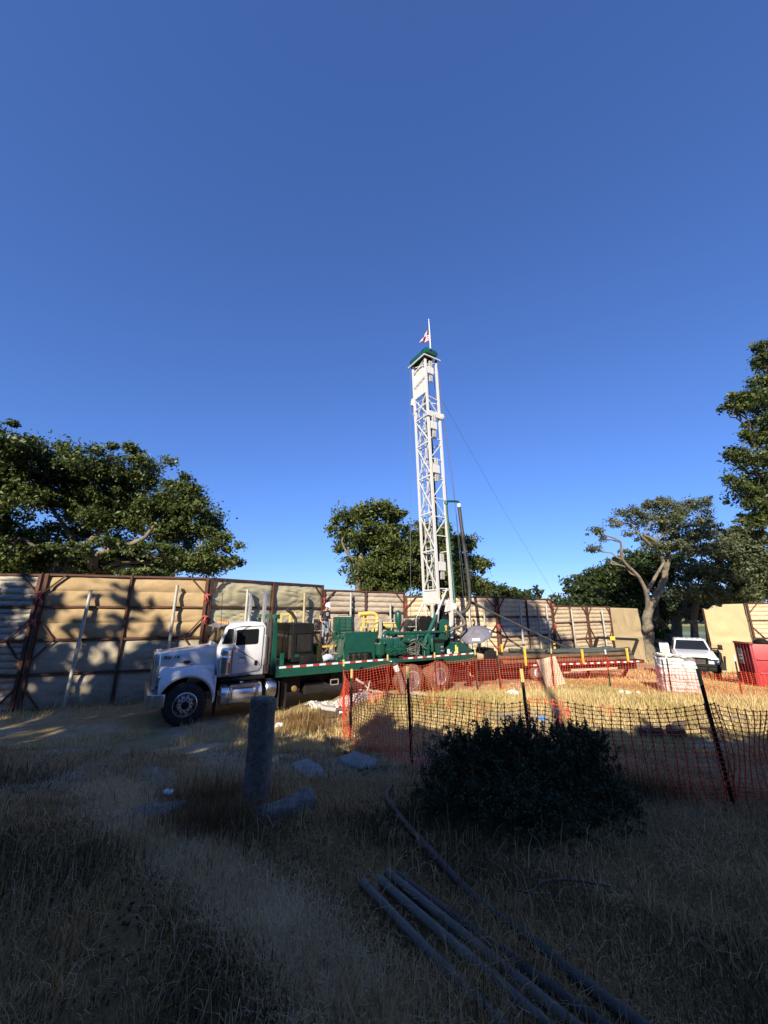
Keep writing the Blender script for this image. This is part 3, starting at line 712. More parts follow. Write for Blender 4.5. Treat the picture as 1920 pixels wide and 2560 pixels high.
# wheels
def wheel(name, x, y, r, w, tyre_mat, rim_mat, dished, face=-1, rim_r=.31):
    """axis along y, outer face towards face*y"""
    t = MB(); s = face
    prof = [(0, rim_r), (.0, rim_r + .03), (-.012, r * .80), (.01, r * .93), (.05, r), (w - .05, r), (w - .01, r * .93), (w, r * .8), (w, rim_r)]
    t.lathe((x, y, r), (0, -s, 0), prof, 40)
    for k in range(36):
        a = 2 * math.pi * k / 36
        c_ = Vector((x + math.cos(a) * r * 1.0, y - s * w * .5, r + math.sin(a) * r * 1.0))
        q = Matrix.Rotation(-a, 3, 'Y')
        t.box(c_ - Vector((.012, w * .42, .022)), c_ + Vector((.012, w * .42, .022)), 0, q, c_)
    o = t.build(name, tyre_mat, rig, 0, True)
    m = MB()
    if dished:
        prof = [(.0, rim_r), (-.004, rim_r * .96), (.03, rim_r * .88), (.15, rim_r * .80), (.17, rim_r * .5), (.15, .13), (.06, .12), (.04, .05)]
    else:
        prof = [(.0, rim_r), (-.006, rim_r * .96), (.05, rim_r * .87), (.02, rim_r * .70), (-.055, rim_r * .58), (-.065, rim_r * .42), (-.06, .03)]
    m.lathe((x, y, r), (0, -s, 0), prof, 40)
    rim = m.build('rim', rim_mat, o, 0, True)
    hb_ = MB()
    hb_.lathe((x, y, r), (0, s, 0), [(-.05, .105), (.10 if not dished else -.02, .10), (.12 if not dished else .0, .06)], 20)
    for k in range(10):
        a = 2 * math.pi * k / 10
        rr = rim_r * .5
        p = Vector((x + math.cos(a) * rr, y + s * (.06 if not dished else -.155), r + math.sin(a) * rr))
        hb_.cyl(p, p + Vector((0, s * .035, 0)), .017, n=6)
    hb_.build('hub', BLACK if not dished else DULL, o, 0, True)
    ho = MB()
    for k in range(10):
        a = 2 * math.pi * (k + .5) / 10; rr = rim_r * .74
        p = Vector((x + math.cos(a) * rr, y + s * (.015 if not dished else -.11), r + math.sin(a) * rr))
        ho.cyl(p + Vector((0, -s * .05, 0)), p + Vector((0, s * (.014 if not dished else -.02), 0)), .026, n=10)
    ho.build('hand_hole', BLACK, o)
    return o
wheel('front_wheel', 0, .0, .54, .30, RUBBER, CHROME, False)
wheel('front_wheel', 0, 2.45, .54, .30, RUBBER, CHROME, False, 1)
for x in (7.70, 9.02):
    wheel('drive_wheel', x, .0, .53, .27, DUSTYR, RIMW, True)
    wheel('drive_wheel', x, .33, .53, .27, DUSTYR, DULL, True)
    wheel('drive_wheel', x, 2.45, .53, .6, DUSTYR, DULL, True, 1)
# chassis
for y in (.75, 1.62): part('frame_rail', MB().box((-.5, y, .72), (10.9, y + .08, .98)), FRAME)
ax = MB(); ax.cyl((0, .2, .54), (0, 2.3, .54), .07)
for x in (7.7, 9.02): ax.cyl((x, .2, .53), (x, 2.3, .53), .09); ax.lathe((x, 1.22, .53), (1, 0, 0), [(-.25, .05), (-.1, .22), (.1, .22), (.3, .06)], 14)
ax.cyl((2.6, 1.2, .7), (7.5, 1.2, .62), .06)
part('axle', ax, FRAME, sm=True)
und = MB()
for x0, x1, y0, y1, z0, z1 in ((2.7, 3.5, .6, .9, .45, .98), (3.6, 4.3, .5, 1.9, .35, .7), (4.6, 6.2, .55, 1.95, .55, .95), (2.75, 2.95, .3, .5, .1, .98), (6.6, 7.1, .6, 1.8, .4, .9), (1.0, 2.4, .75, 1.7, .45, 1.1)):
    und.box((x0, y0, z0), (x1, y1, z1))
part('underframe_box', und, FRAME, bevel=.02)
part('tool_frame', MB().bar((4.42, .2, .78), (4.70, .2, .78), .03).bar((4.42, .2, .62), (4.70, .2, .62), .03).bar((4.42, .2, .62), (4.42, .2, .78), .03).bar((4.70, .2, .62), (4.70, .2, .78), .03), CHROME)
part('tank_lamp', MB().lathe((3.18, .30, .61), (0, -1, 0), [(0, .09), (.03, .09), (.05, .05)], 16), M('brass_cap', (.5, .3, .1), .35, .6), sm=True)
part('mud_flap', MB().box((2.62, .1, .12), (2.64, .55, .9)), RUBBER)
part('mud_flap', MB().box((.80, .1, .12), (.82, .5, .62)), RUBBER)

# hood: lofted body with rounded shoulders
def hood_sec(x, hw, z0, z1, r):
    pts = []; c = 1.225
    for k in range(6):
        a = math.pi / 2 * k / 5; pts.append((x, c - hw + r - r * math.cos(a), z1 - r + r * math.sin(a)))
    pts = [(x, c - hw - .02, z0)] + pts
    return pts + [(p[0], 2 * c - p[1], p[2]) for p in reversed(pts)]
hd = MB()
secs = [(-.70, .60, 1.0, 1.84, .10), (-.5, .65, 1.0, 1.885, .12), (0, .75, 1.0, 1.93, .13), (.4, .82, 1.05, 1.965, .13), (.76, .86, 1.1, 1.985, .12)]
hd.grid([hood_sec(*s) for s in secs])
hd.add(hood_sec(*secs[0]), [tuple(range(14))]); hd.add(hood_sec(*secs[-1]), [tuple(reversed(range(14)))])
hood = part('hood', hd, WHITE, sm=True)
# fender: wheel arch flowing up into the hood side
def fender(side):
    def Yv(y): return y if side == 0 else 2.45 - y
    rows = []
    angs = [R(200) - (R(200) - R(-8)) * k / 30 for k in range(31)]
    for (rad, y, ztop, blend) in ((.69, .16, 0, 0), (.70, .03, 0, 0), (.75, .0, 0, 0), (.80, .02, 0, .0), (.86, .10, 0, .2), (.92, .22, 0, .55), (.98, .36, 0, .85), (1.0, .40, 0, 1.)):
        row = []
        for a in angs:
            x = math.cos(a) * rad; z = .54 + math.sin(a) * rad
            zz = max(z, .54 if a < R(90) else .80); x = max(-.68, min(.73, x))
            hz = 1.50
            if rad > .85: zz = zz + (hz - zz) * blend * max(.0, math.sin(max(0, min(math.pi, a)))) ** .5
            yy = y
            if a > R(150): yy = y + .10 * smooth(R(150), R(200), a)
            row.append((x, Yv(float(yy)), zz))
        rows.append(row)
    mb = MB(); mb.grid(rows)
    # closing sheets front and rear to the hood
    return mb.build('fender', WHITE, rig, 0, True, thick=.012)
fender(0); fender(1)
for y0, y1 in ((.04, .42), (2.03, 2.41)):
    part('fender_skirt', MB().box((.70, y0, .56), (.76, y1, 1.22)), WHITE, bevel=.02, sm=True)
    part('fender_nose', MB().box((-.68, y0 + .12, .86), (-.62, y1, 1.30)), WHITE, bevel=.02, sm=True)
for y in (.10, 2.05): part('hood_side', MB().prism([(.30, 1.20), (.745, 1.02), (.745, 1.52), (.30, 1.46)], y + (.10 if y < 1 else -.10), y + (.40 if y < 1 else .20)), WHITE, bevel=.09, sm=True)
part('wheel_well', MB().box((-.62, .45, .75), (.68, 2.0, 1.25)), BLACK)
pf = MB(); pf.box((-.84, .60, .90), (-.68, 1.85, 1.86)); grille = part('grille', pf, CHROME, bevel=.04, sm=True)
for k in range(9): part('grille_bar', MB().box((-.852, .70 + .115 * k, .99), (-.835, .745 + .115 * k, 1.76)), DULL, grille)
part('grille_screen', MB().box((-.846, .68, .97), (-.838, 1.77, 1.78)), BLACK, grille)
part('hood_ornament', MB().box((-.80, 1.19, 1.86), (-.66, 1.26, 1.93)), CHROME, bevel=.02, sm=True)
bp_ = MB(); bp_.box((-.93, .0, .52), (-.76, 2.45, .88)); bp_.box((-.80, .0, .52), (-.50, .05, .86))
part('bumper', bp_, DULL, bevel=.03, sm=True)
for y in (.16, 2.1):
    h_ = part('headlight', MB().box((-.74, y, 1.10), (-.50, y + .2, 1.30)), CHROME, bevel=.04, sm=True)
    part('lens', MB().box((-.75, y + .02, 1.12), (-.735, y + .18, 1.28)), GLASS, h_)
    part('indicator', MB().box((-.52, y + .03, 1.16), (-.40, y + .16, 1.26)), SILV, h_, bevel=.03, sm=True)
em = MB(); em.lathe((0, 0, 0), (0, -1, 0), [(0, .1), (.008, .1), (.012, .085)], 24)
eo = part('emblem', em, EMBL, sm=True); eo.location = (-.03, .418, 1.60); eo.scale = (1, 1, .42)
e2 = MB(); e2.lathe((0, 0, 0), (0, -1, 0), [(0, .112), (.004, .112)], 24); e2o = part('emblem_rim', e2, CHROME); e2o.location = (-.03, .419, 1.60); e2o.scale = (1, 1, .45)
text('Rig 14', .135, (-.44, .523, 1.735), INK, rig, .3, (R(90), 0, R(-9.5)), sx=1.2, bold=.003)
# cab
cab = part('cab', MB().prism([(.80, 1.14), (2.12, 1.13), (2.13, 2.55), (2.02, 2.68), (1.75, 2.71), (1.05, 2.64), (.93, 2.58), (.745, 2.03), (.72, 1.98), (.74, 1.5)], .17, 2.28), WHITE, bevel=.045, sm=True)
def quad_slab(p, t):
    p = [Vector(q) for q in p]; n = (p[1] - p[0]).cross(p[2] - p[0]).normalized() * t
    return MB().add([q for q in p] + [q + n for q in p], [(0, 1, 2, 3), (7, 6, 5, 4), (0, 4, 5, 1), (1, 5, 6, 2), (2, 6, 7, 3), (3, 7, 4, 0)])
for (y0, y1) in ((.27, 1.2), (1.25, 2.18)):
    x_ = lambda z: .745 + (z - 2.03) * (.93 - .745) / (2.58 - 2.03) - .012
    part('windscreen', quad_slab([(x_(2.08), y1, 2.08), (x_(2.08), y0, 2.08), (x_(2.53), y0, 2.53), (x_(2.53), y1, 2.53)], -.01), GLASS)
vis = MB(); vis.prism([(.66, 2.55), (.70, 2.53), (.95, 2.63), (.95, 2.66)], .2, 2.25); part('sun_visor', vis, CHROME, bevel=.008)
q_ = part('quarter_window', quad_slab([(.83, .158, 2.08), (1.12, .158, 2.08), (1.12, .158, 2.50), (.97, .158, 2.50)], .008), GLASS)
door = part('door', MB().prism([(1.17, 1.22), (1.20, 1.20), (1.96, 1.26), (2.03, 1.36), (2.05, 2.50), (2.0, 2.56), (1.22, 2.53), (1.17, 2.48)], .155, .19), WHITE, bevel=.015, sm=True)
gk = MB()
path = [(1.16, 1.22), (1.20, 1.185), (1.97, 1.245), (2.045, 1.35), (2.065, 2.50), (2.01, 2.575), (1.21, 2.545), (1.155, 2.48), (1.155, 1.24)]
gk.tube([(x, .168, z) for x, z in path], .008, 5); part('door_seal', gk, BLACK)
wf = MB(); wp = [(1.235, 2.03), (1.85, 2.05), (1.88, 2.10), (1.88, 2.44), (1.85, 2.48), (1.255, 2.46), (1.235, 2.42)]
wf.prism([(x + (.012 if x > 1.5 else -.012), z + (.012 if z > 2.2 else -.012)) for x, z in wp], .148, .17)
part('window_frame', wf, BLACK, door)
part('window', MB().prism(wp, .143, .16), GLASS, door)
part('door_handle', MB().box((1.82, .125, 1.42), (1.90, .16, 1.56)), BLACK, door, .012, True)
# crease line, logo box and DOT line on the door
part('door_moulding', MB().tube([(1.18, .152, 1.95), (1.5, .152, 1.78), (1.93, .152, 1.50), (1.99, .152, 1.40)], .008, 5), BLACK, door)
lg = MB()
for a, b in (((1.34, 1.50), (1.56, 1.50)), ((1.56, 1.50), (1.56, 1.74)), ((1.56, 1.74), (1.34, 1.74)), ((1.34, 1.74), (1.34, 1.50))): lg.bar((a[0], .152, a[1]), (b[0], .152, b[1]), .008)
part('logo_box', lg, LOGOG, door)
text('WELL', .072, (1.45, .151, 1.655), INK, door, name='lettering', bold=.002)
text('US DOT 1794814', .046, (1.56, .166, 1.168), INK, rig, rot=(R(90), R(-2.2), 0), name='lettering', bold=.001)
for k in range(5):
    part('clearance_lamp', MB().lathe((.98 + .03 * abs(k - 2) * 0, .42 + .40 * k, 2.64), (0, 0, 1), [(0, .045), (.04, .04), (.07, .015)], 10), AMBER, sm=True)
# mirrors, air cleaner, stacks
for s, y in ((1, -.06), (-1, 2.51)):
    m_ = part('mirror', MB().box((1.10, y - .09, 2.10), (1.16, y + .09, 2.50)), CHROME, bevel=.02, sm=True)
    part('mirror_arm', MB().tube([(1.12, y, 2.53), (1.30, y + .10 * s, 2.57), (1.62, y + .22 * s, 2.58)], .013, 6).tube([(1.12, y, 2.08), (1.12, y + .22 * s, 1.98)], .012, 6).tube([(1.12, y, 2.52), (1.0, y + .22 * s, 2.52)], .012, 6), CHROME, m_, sm=True)
    part('round_mirror', MB().lathe((1.17, y - .01, 1.99), (-1, 0, 0), [(0, .085), (.03, .085), (.07, .04)], 16), CHROME, m_, sm=True)
    ac = part('air_cleaner', MB().lathe((.95, (.06 if s == 1 else 2.39), 1.22), (0, 0, 1), [(0, .12), (.03, .15), (.52, .15), (.54, .135), (.58, .155), (.70, .155), (.75, .12), (.76, .06)], 26), CHROME, sm=True)
    part('intake_screen', MB().lathe((.95, (.06 if s == 1 else 2.39), 1.27), (0, 0, 1), [(0, .153), (.44, .153)], 26), DULL, ac, sm=True)
    part('reflection_strip', MB().box((1.03, -.095 if s == 1 else 2.5, 1.27), (1.06, -.08 if s == 1 else 2.52, 1.56)), REDREFL, ac)  # red strip painted for the reddish reflection on the air cleaner
    part('grab_handle', MB().tube([(1.10, .15 if s == 1 else 2.30, 1.2), (1.10, .07 if s == 1 else 2.38, 1.22), (1.10, .07 if s == 1 else 2.38, 1.95), (1.10, .15 if s == 1 else 2.3, 1.97)], .014, 6), CHROME, sm=True)
    st = MB(); yy = .27 if s == 1 else 2.18
    st.tube([(2.03, yy, 1.25), (2.03, yy, 3.45), (2.0, yy, 3.62), (1.95, yy, 3.66)], [.062] * 4, 16)
    so = part('exhaust_stack', st, CHROME, sm=True)
    g2 = MB(); g2.lathe((2.03, yy, 1.3), (0, 0, 1), [(0, .07), (0, .095), (1.3, .095), (1.3, .07)], 20); part('stack_guard', g2, CHROME, so, sm=True)
part('heat_shield', MB().box((2.14, .17, 1.15), (2.28, 2.28, 2.66)), M('stained_polished_sheet', (.30, .27, .235), .3, .8, .3, 2.5, .05, 8, .5, .5, (.14, .10, .08)), bevel=.01)
part('grab_bar', MB().tube([(2.10, .10, 1.45), (2.10, .07, 1.5), (2.10, .07, 2.25), (2.10, .10, 2.3)], .016, 6), CHROME, sm=True)
part('antenna', MB().cyl((.78, .2, 2.2), (.70, .15, 3.55), .007, n=5), BLACK)
part('antenna', MB().cyl((.78, 2.25, 2.2), (.72, 2.3, 3.7), .007, n=5), BLACK)
part('wiper', MB().tube([(.735, .5, 2.05), (.77, .35, 2.15), (.80, .33, 2.3)], .008, 5), BLACK)
# tank and boxes
tk_ = part('fuel_tank', MB().lathe((.90, .30, .66), (1, 0, 0), [(0, .05), (.0, .24), (.03, .29), (.07, .305), (1.13, .305), (1.17, .29), (1.2, .24), (1.2, .05)], 36), CHROME, sm=True)
for x in (1.10, 1.90): part('tank_strap', MB().lathe((x, .30, .66), (1, 0, 0), [(0, .29), (0, .318), (.06, .318), (.06, .29)], 36), DULL, tk_, sm=True)
stp = MB(); stp.box((1.14, -.045, .46), (1.92, -.02, .53)); stp.box((1.14, -.045, .86), (1.92, -.02, .91)); stp.box((1.14, -.044, .53), (1.18, -.021, .86)); stp.box((1.88, -.044, .53), (1.92, -.021, .86)); stp.box((1.14, -.045, .91), (1.92, .2, .94))
part('step_plate', stp, DULL, tk_, bevel=.006)
part('fuel_cap', MB().lathe((1.5, .22, .95), (0, 0, 1), [(0, .06), (.04, .06), (.05, .02)], 14), CHROME, tk_, sm=True)
part('battery_box', MB().lathe((2.22, .32, .70), (1, 0, 0), [(0, .05), (0, .26), (.03, .28), (.30, .28), (.33, .24), (.33, .05)], 26), DULL, sm=True)
part('cab_step', MB().box((.86, .02, 1.04), (2.14, .3, 1.12)), BLACK, bevel=.01)

# ------------------------------------------------------------------ deck
part('deck_plate', MB().box((2.46, .1, 1.29), (10.95, 2.35, 1.335)), SHEETS)
bm1 = MB(); bm1.prism([(2.46, 1.03), (6.6, 1.03), (6.9, 1.16), (7.2, 1.18), (7.2, 1.30), (6.5, 1.355), (2.46, 1.355)], -.02, .1)
part('side_beam', bm1, GREEN, bevel=.008)
bm2 = MB(); bm2.prism([(7.2, 1.17), (9.2, 1.17), (9.45, .98), (10.95, .98), (10.95, 1.34), (7.2, 1.34)], .0, .1); part('side_beam', bm2, GREEN, bevel=.008)
part('side_beam', MB().box((2.46, 2.35, 1.03), (10.95, 2.46, 1.355)), GREEN)
part('end_beam', MB().box((10.95, 0, .98), (11.05, 2.46, 1.34)), GREEN)
n = 0; x = 2.55
while x < 10.8:
    L_ = .225
    if not 6.44 < x < 7.05:
        yb = -.0235 if x < 7.1 else -.0035
        zt = 1.35 if x < 6.4 else 1.335
        part('reflector', MB().box((x, yb, zt - .062), (x + L_ - .004, yb + .006, zt - .005)), (SILV, RED)[n % 2])
    n += 1; x += L_
for (x, z) in ((2.52, 1.08), (2.6, 1.0)): pass
part('beam_hole', MB().prism([(5.38, 1.03)] + [(5.48 + .10 * math.cos(R(a)), 1.04 + .10 * math.sin(R(a))) for a in range(180, -1, -20)] + [(5.58, 1.03)], -.025, -.021), BLACK)
# headboard
hbm = MB()
hbm.prism([(2.33, 1.1), (2.52, 1.1), (2.47, 2.45), (2.45, 2.80), (2.36, 2.80), (2.36, 2.45)], .16, .28); hbm.prism([(2.33, 1.1), (2.52, 1.1), (2.47, 2.45), (2.45, 2.80), (2.36, 2.80), (2.36, 2.45)], 2.16, 2.28)
hbm.box((2.36, .10, 2.78), (2.52, 2.36, 2.92)); hbm.box((2.38, .28, 1.6), (2.44, 2.16, 1.72))
part('headboard', hbm, GREEN, bevel=.01)
part('deck_stake', MB().box((2.62, .12, 1.33), (2.74, .22, 1.72)), GREEN, bevel=.01)
# engine housing
eng = part('engine_housing', MB().box((3.05, .32, 1.40), (3.80, 2.25, 2.62)), BLACK, bevel=.02)
for k in range(2): part('side_sheet', MB().box((3.035, .42 + .92 * k, 1.48), (3.05, 1.26 + .92 * k, 2.24)), SHEETS, eng)
for k in range(5): part('louvre', MB().box((3.03, .5, 2.33 + .045 * k), (3.05, 2.1, 2.355 + .045 * k)), SHEETS, eng)
fr_ = MB()
for a, b in (((3.14, 1.72), (3.72, 1.72)), ((3.72, 1.72), (3.72, 2.32)), ((3.72, 2.32), (3.14, 2.32)), ((3.14, 2.32), (3.14, 1.72))): fr_.bar((a[0], .305, a[1]), (b[0], .305, b[1]), .05)
gf = part('grille_frame', fr_, BLACK, eng)
me_ = MB()
for k in range(22):
    xx = 3.16 + .026 * k; me_.bar((xx, .312, 1.74), (min(3.71, xx + .29), .312, 1.74 + min(.58, (3.71 - xx) * 2)), .006)
    me_.bar((xx, .31, 2.30), (min(3.71, xx + .29), .31, 2.30 - min(.56, (3.71 - xx) * 2)), .006)
part('expanded_mesh', me_, M('dark_wire_mesh', (.045, .043, .04), .5, .3), gf)
part('radiator_core', MB().box((3.18, .317, 1.76), (3.70, .325, 2.28)), FRAME, eng)
part('warning_plate', MB().box((3.15, .312, 1.55), (3.30, .318, 1.65)), GREEN, eng)
part('muffler_box', MB().box((3.30, .12, 1.34), (3.85, .30, 1.62)), BLACK, bevel=.04, sm=True)
part('roof_stack', MB().tube([(3.5, 1.4, 2.6), (3.5, 1.4, 2.74), (3.35, 1.4, 2.95), (3.15, 1.4, 3.08)], .06, 10), SHEETS, sm=True)
yf = MB()
for a, b in (((3.1, 1.9, 2.62), (3.1, 1.9, 2.92)), ((3.45, 1.9, 2.62), (3.45, 1.9, 2.92)), ((3.1, 1.9, 2.92), (3.45, 1.9, 2.92)), ((3.6, 1.8, 2.62), (3.6, 1.8, 2.98))): yf.bar(a, b, .06)
part('yellow_guard', yf, PIPEY)
# operator platform with lever stand
pl = MB(); pl.box((4.28, .75, 1.77), (5.25, 2.1, 1.83)); pl.box((4.10, .75, 1.34), (4.26, .88, 1.84)); pl.box((4.9, 1.65, 1.34), (4.98, 1.73, 1.78)); pl.box((4.12, 1.6, 1.34), (4.22, 1.7, 1.78))
plat = part('operator_platform', pl, YELLOW, bevel=.008)
lv = MB()
for k in range(5):
    xx = 4.05 + .035 * k; lv.tube([(xx, .95, 1.85), (xx - .02, .93, 2.3), (xx - .04, .88, 2.62)], .011, 5); lv.tube([(xx - .04, .88, 2.62), (xx - .08, .8, 2.74)], .016, 5)
lv.box((4.0, .9, 1.34), (4.24, 1.1, 1.9)); lv.tube([(4.02, .86, 2.52), (4.24, .86, 2.5)], .018, 6)
part('lever_stand', lv, SHEETS, sm=True)
rl = MB()
for (x, y) in ((4.3, 1.7), (5.02, 1.7), (5.04, .95)): rl.tube([(x, y, 1.8), (x, y, 2.75)], .02, 6)
rl.tube([(4.3, 1.7, 2.75), (5.02, 1.7, 2.75), (5.04, .95, 2.72)], .02, 6); rl.tube([(4.3, 1.7, 2.3), (5.02, 1.7, 2.3), (5.04, .95, 2.3)], .016, 6)
part('platform_railing', rl, GALV, sm=True)
hz_ = MB()
for k in range(14):
    x0 = random.uniform(4.3, 4.85); y0 = random.uniform(.5, 1.2)
    hz_.tube(spline([(x0, y0, 1.36), (x0 + random.uniform(-.1, .1), y0 - .1, 1.55), (x0 + random.uniform(-.15, .2), y0, 1.78), (x0 + random.uniform(-.1, .25), y0 + .1, 2.0)], 4), .014, 5)
part('hose_bundle', hz_, HOSEG, sm=True)
hz_ = MB()
for k in range(6):
    x0 = 4.62 + .04 * k
    hz_.tube(spline([(x0, .15, 1.36), (x0 - .03, .10, 1.7), (x0 + .05, .12, 2.1), (x0 + .12, .2, 2.3)], 4), .013, 5)
part('hose_bundle', hz_, M('green_grey_hose', (.09, .13, .10), .5), sm=True)
for k in range(9):
    lit = MB()
    x0 = 3.9 + random.uniform(0, .8); y0 = random.uniform(.2, .7); s_ = random.uniform(.04, .09)
    lit.box((x0, y0, 1.335), (x0 + s_, y0 + s_, 1.335 + s_ * random.uniform(.6, 2.2)), 0, Matrix.Rotation(random.uniform(0, 3), 3, 'Z'))
    part('deck_fitting', lit, DULL)
vb = MB(); vb.tube(spline([(4.15, .28, 1.45), (4.35, .25, 1.5), (4.55, .3, 1.42)], 4), [.09, .1, .11, .11, .11, .1, .09, .08, .06], 10); part('rag_bundle', vb, M('pale_blue_rag', (.45, .52, .60), .8, 0, .3, 9), sm=True)
gv = MB()
for (x, z) in ((4.62, 1.42), (4.75, 1.50), (4.66, 2.16), (4.78, 2.12)):
    gv.lathe((x, .2, z), (0, -1, 0), [(0, .03), (.03, .075), (.09, .075), (.12, .03)], 12); gv.lathe((x, .16, z + .05), (0, 0, 1), [(0, .03), (.08, .03), (.09, .06), (.11, .06)], 10)
part('hand_valve', gv, GREEN, sm=True)
# fluid tank
tkb = MB(); tkb.prism([(4.88, 1.34), (4.94, 1.34), (5.02, 1.58), (5.06, 1.60), (5.92, 1.60), (5.96, 1.58), (6.03, 1.34), (6.10, 1.34), (6.10, 2.30), (4.88, 2.30)], .10, .14)
tkb.box((4.9, .14, 1.56), (6.08, 1.15, 2.28))
tank = part('fluid_tank', tkb, GREEN, bevel=.008)
for k in range(4):
    v = MB(); xx = 5.15 + .23 * k
    v.lathe((xx, .20, 1.47), (0, 0, 1), [(-.10, .05), (.0, .06), (.08, .045), (.1, .02)], 12); v.lathe((xx, .18, 1.47), (0, -1, 0), [(0, .05), (.06, .05), (.07, .02)], 12)
    part('tank_valve', v, BLACK, tank, sm=True)
part('tank_bracket', MB().box((4.80, .12, 1.34), (4.86, .3, 2.26)), M('light_green_paint', (.05, .17, .12), .4), tank, .005)
cl_ = part('cooler', MB().box((4.70, .32, 2.31), (5.26, .80, 2.82)), GREEN, bevel=.03, sm=True)
for k in range(9): part('cooler_fin', MB().box((4.76, .305, 2.37 + .047 * k), (5.20, .318, 2.39 + .047 * k)), M('cooler_fin_green', (.06, .15, .11), .45) if k == 0 else bpy.data.materials['cooler_fin_green'], cl_)
cg = MB(); 
for x in (4.74, 4.96, 5.22): cg.bar((x, .295, 2.33), (x, .295, 2.80), .012)
cg.tube([(4.72, .32, 2.82), (4.74, .4, 2.88), (5.2, .4, 2.88), (5.22, .32, 2.82)], .012, 5); part('cooler_guard', cg, GREEN, cl_)
# yellow pipe frame and railing behind the tank
yp = MB(); yp.tube(spline([(6.30, 1.6, 2.90), (6.6, 1.6, 2.93), (6.92, 1.6, 2.92), (7.07, 1.6, 2.80), (7.08, 1.6, 2.5), (7.08, 1.6, 1.6)], 5), .085, 12)
yp.lathe((6.72, 1.6, 2.94), (0, 0, 1), [(0, .05), (.06, .05), (.08, .03)], 10); yp.lathe((6.28, 1.6, 2.90), (-1, 0, 0), [(0, .1), (.06, .1)], 12)
for x in (6.42, 6.62): yp.bar((x, 1.6, 2.35), (x, 1.6, 2.88), .06)
for z in (2.42, 2.60, 2.72): yp.bar((6.36, 1.6, z), (7.0, 1.6, z), .055)
yp.bar((6.36, 1.65, 1.34), (6.36, 1.65, 2.42), .07); yp.bar((6.9, 1.65, 1.34), (6.9, 1.65, 2.42), .07)
part('yellow_pipe_frame', yp, PIPEY, sm=True)
part('yellow_drum', MB().lathe((7.3, 1.7, 2.42), (1, 0, 0), [(0, .06), (0, .15), (.8, .15), (.85, .1)], 16), PIPEY, sm=True)
rl = MB()
for x in (6.36, 7.0, 7.62, 8.3, 8.9): rl.tube([(x, 1.35, 1.9), (x, 1.35, 2.70)], .02, 6)
for z in (2.38, 2.70): rl.tube([(6.36, 1.35, z), (8.95, 1.35, z)], .02, 6)
part('deck_railing', rl, GALV, sm=True)
for k in range(26):
    cl2 = MB()
    x0 = random.uniform(6.2, 8.6); y0 = random.uniform(1.3, 2.1); s_ = random.uniform(.05, .16); z0 = random.uniform(1.35, 2.15)
    cl2.box((x0, y0, z0), (x0 + s_ * 1.5, y0 + s_, z0 + s_ * random.uniform(.8, 2)))
    part('machinery_block', cl2, (BLACK, SHEETS, GREEN)[k % 3], bevel=.01)
part('grey_upright', MB().box((6.62, .62, 1.9), (6.72, .72, 2.72)), GALV, bevel=.01)
part('black_jacket', MB().tube([(6.95, 1.2, 2.1), (7.0, 1.18, 2.4), (6.98, 1.18, 2.68)], [.08, .13, .07], 8), BLACK, sm=True)
# mud pump
pump = MB()
pump.lathe((6.33, .14, 1.36), (0, 0, 1), [(0, .06), (.04, .10), (.14, .19), (.20, .20), (.47, .20), (.48, .22), (.52, .22), (.53, .1)], 24)
pump.box((6.45, .12, 1.55), (6.90, .9, 2.02)); pump.box((6.93, .12, 1.55), (7.20, .9, 2.02)); pump.box((7.18, .10, 1.50), (7.42, .7, 1.84)); pump.box((6.4, .2, 1.36), (7.5, 1.2, 1.6))
mp = part('mud_pump', pump, GREEN, bevel=.012, sm=True)
for (x, z) in ((6.66, 1.64), (7.08, 1.64), (6.87, 1.53), (7.28, 1.54)):
    f_ = MB(); rr = .185 if x in (6.66, 7.08) else .11
    f_.lathe((x, .12, z), (0, -1, 0), [(0, rr * .8), (.10, rr * .8), (.10, rr), (.16, rr), (.16, rr * .5), (.2, rr * .4)], 20)
    for k in range(8):
        a = k * math.pi / 4; p = Vector((x + math.cos(a) * rr * .78, -.04, z + math.sin(a) * rr * .78)); f_.cyl(p, p - Vector((0, .05, 0)), .022, n=6)
    part('flange', f_, GREEN, mp, sm=True)
bl = MB()
for k in range(9):
    x = 6.48 + .08 * k; bl.cyl((x, .16, 2.02), (x, .16, 2.06), .018, n=6)
for k in range(6):
    a = k * math.pi / 3; bl.cyl((6.33 + .18 * math.cos(a), .14 + .18 * math.sin(a), 1.88), (6.33 + .18 * math.cos(a), .14 + .18 * math.sin(a), 1.92), .018, n=6)
part('bolt', bl, DULL, mp)
part('pump_base', MB().box((7.15, .05, 1.34), (7.55, .5, 1.50)), M('dull_red_paint', (.16, .02, .02), .5), mp, .01)
bt = MB(); bt.lathe((7.6, .8, 2.12), (0, 0, 1), [(0, .07), (.05, .09), (.1, .06), (.28, .06), (.34, .09), (.42, .12), (.50, .135), (.80, .135), (.88, .11), (.93, .06), (.94, .02)], 20)
part('pulsation_bottle', bt, GREEN, sm=True)
ep = MB(); ep.tube(spline([(6.58, .28, 2.0), (6.58, .28, 2.10), (6.64, .30, 2.2), (6.76, .32, 2.22), (6.9, .34, 2.2)], 4), .085, 14)
ep.lathe((6.84, .33, 2.2), (1, 0, 0), [(0, .13), (.05, .13), (.05, .1), (.16, .1), (.16, .13), (.2, .13)], 16)
ep.cyl((7.0, .34, 2.19), (9.95, .40, 2.19), .055, n=12)
for x in (7.35, 8.0, 8.15, 9.6): ep.lathe((x, .36, 2.19), (1, 0, 0), [(0, .085), (.05, .085)], 12)
ep.tube([(7.6, .8, 2.15), (7.6, .34, 2.18)], .055, 10)
part('discharge_pipe', ep, GREEN, sm=True)
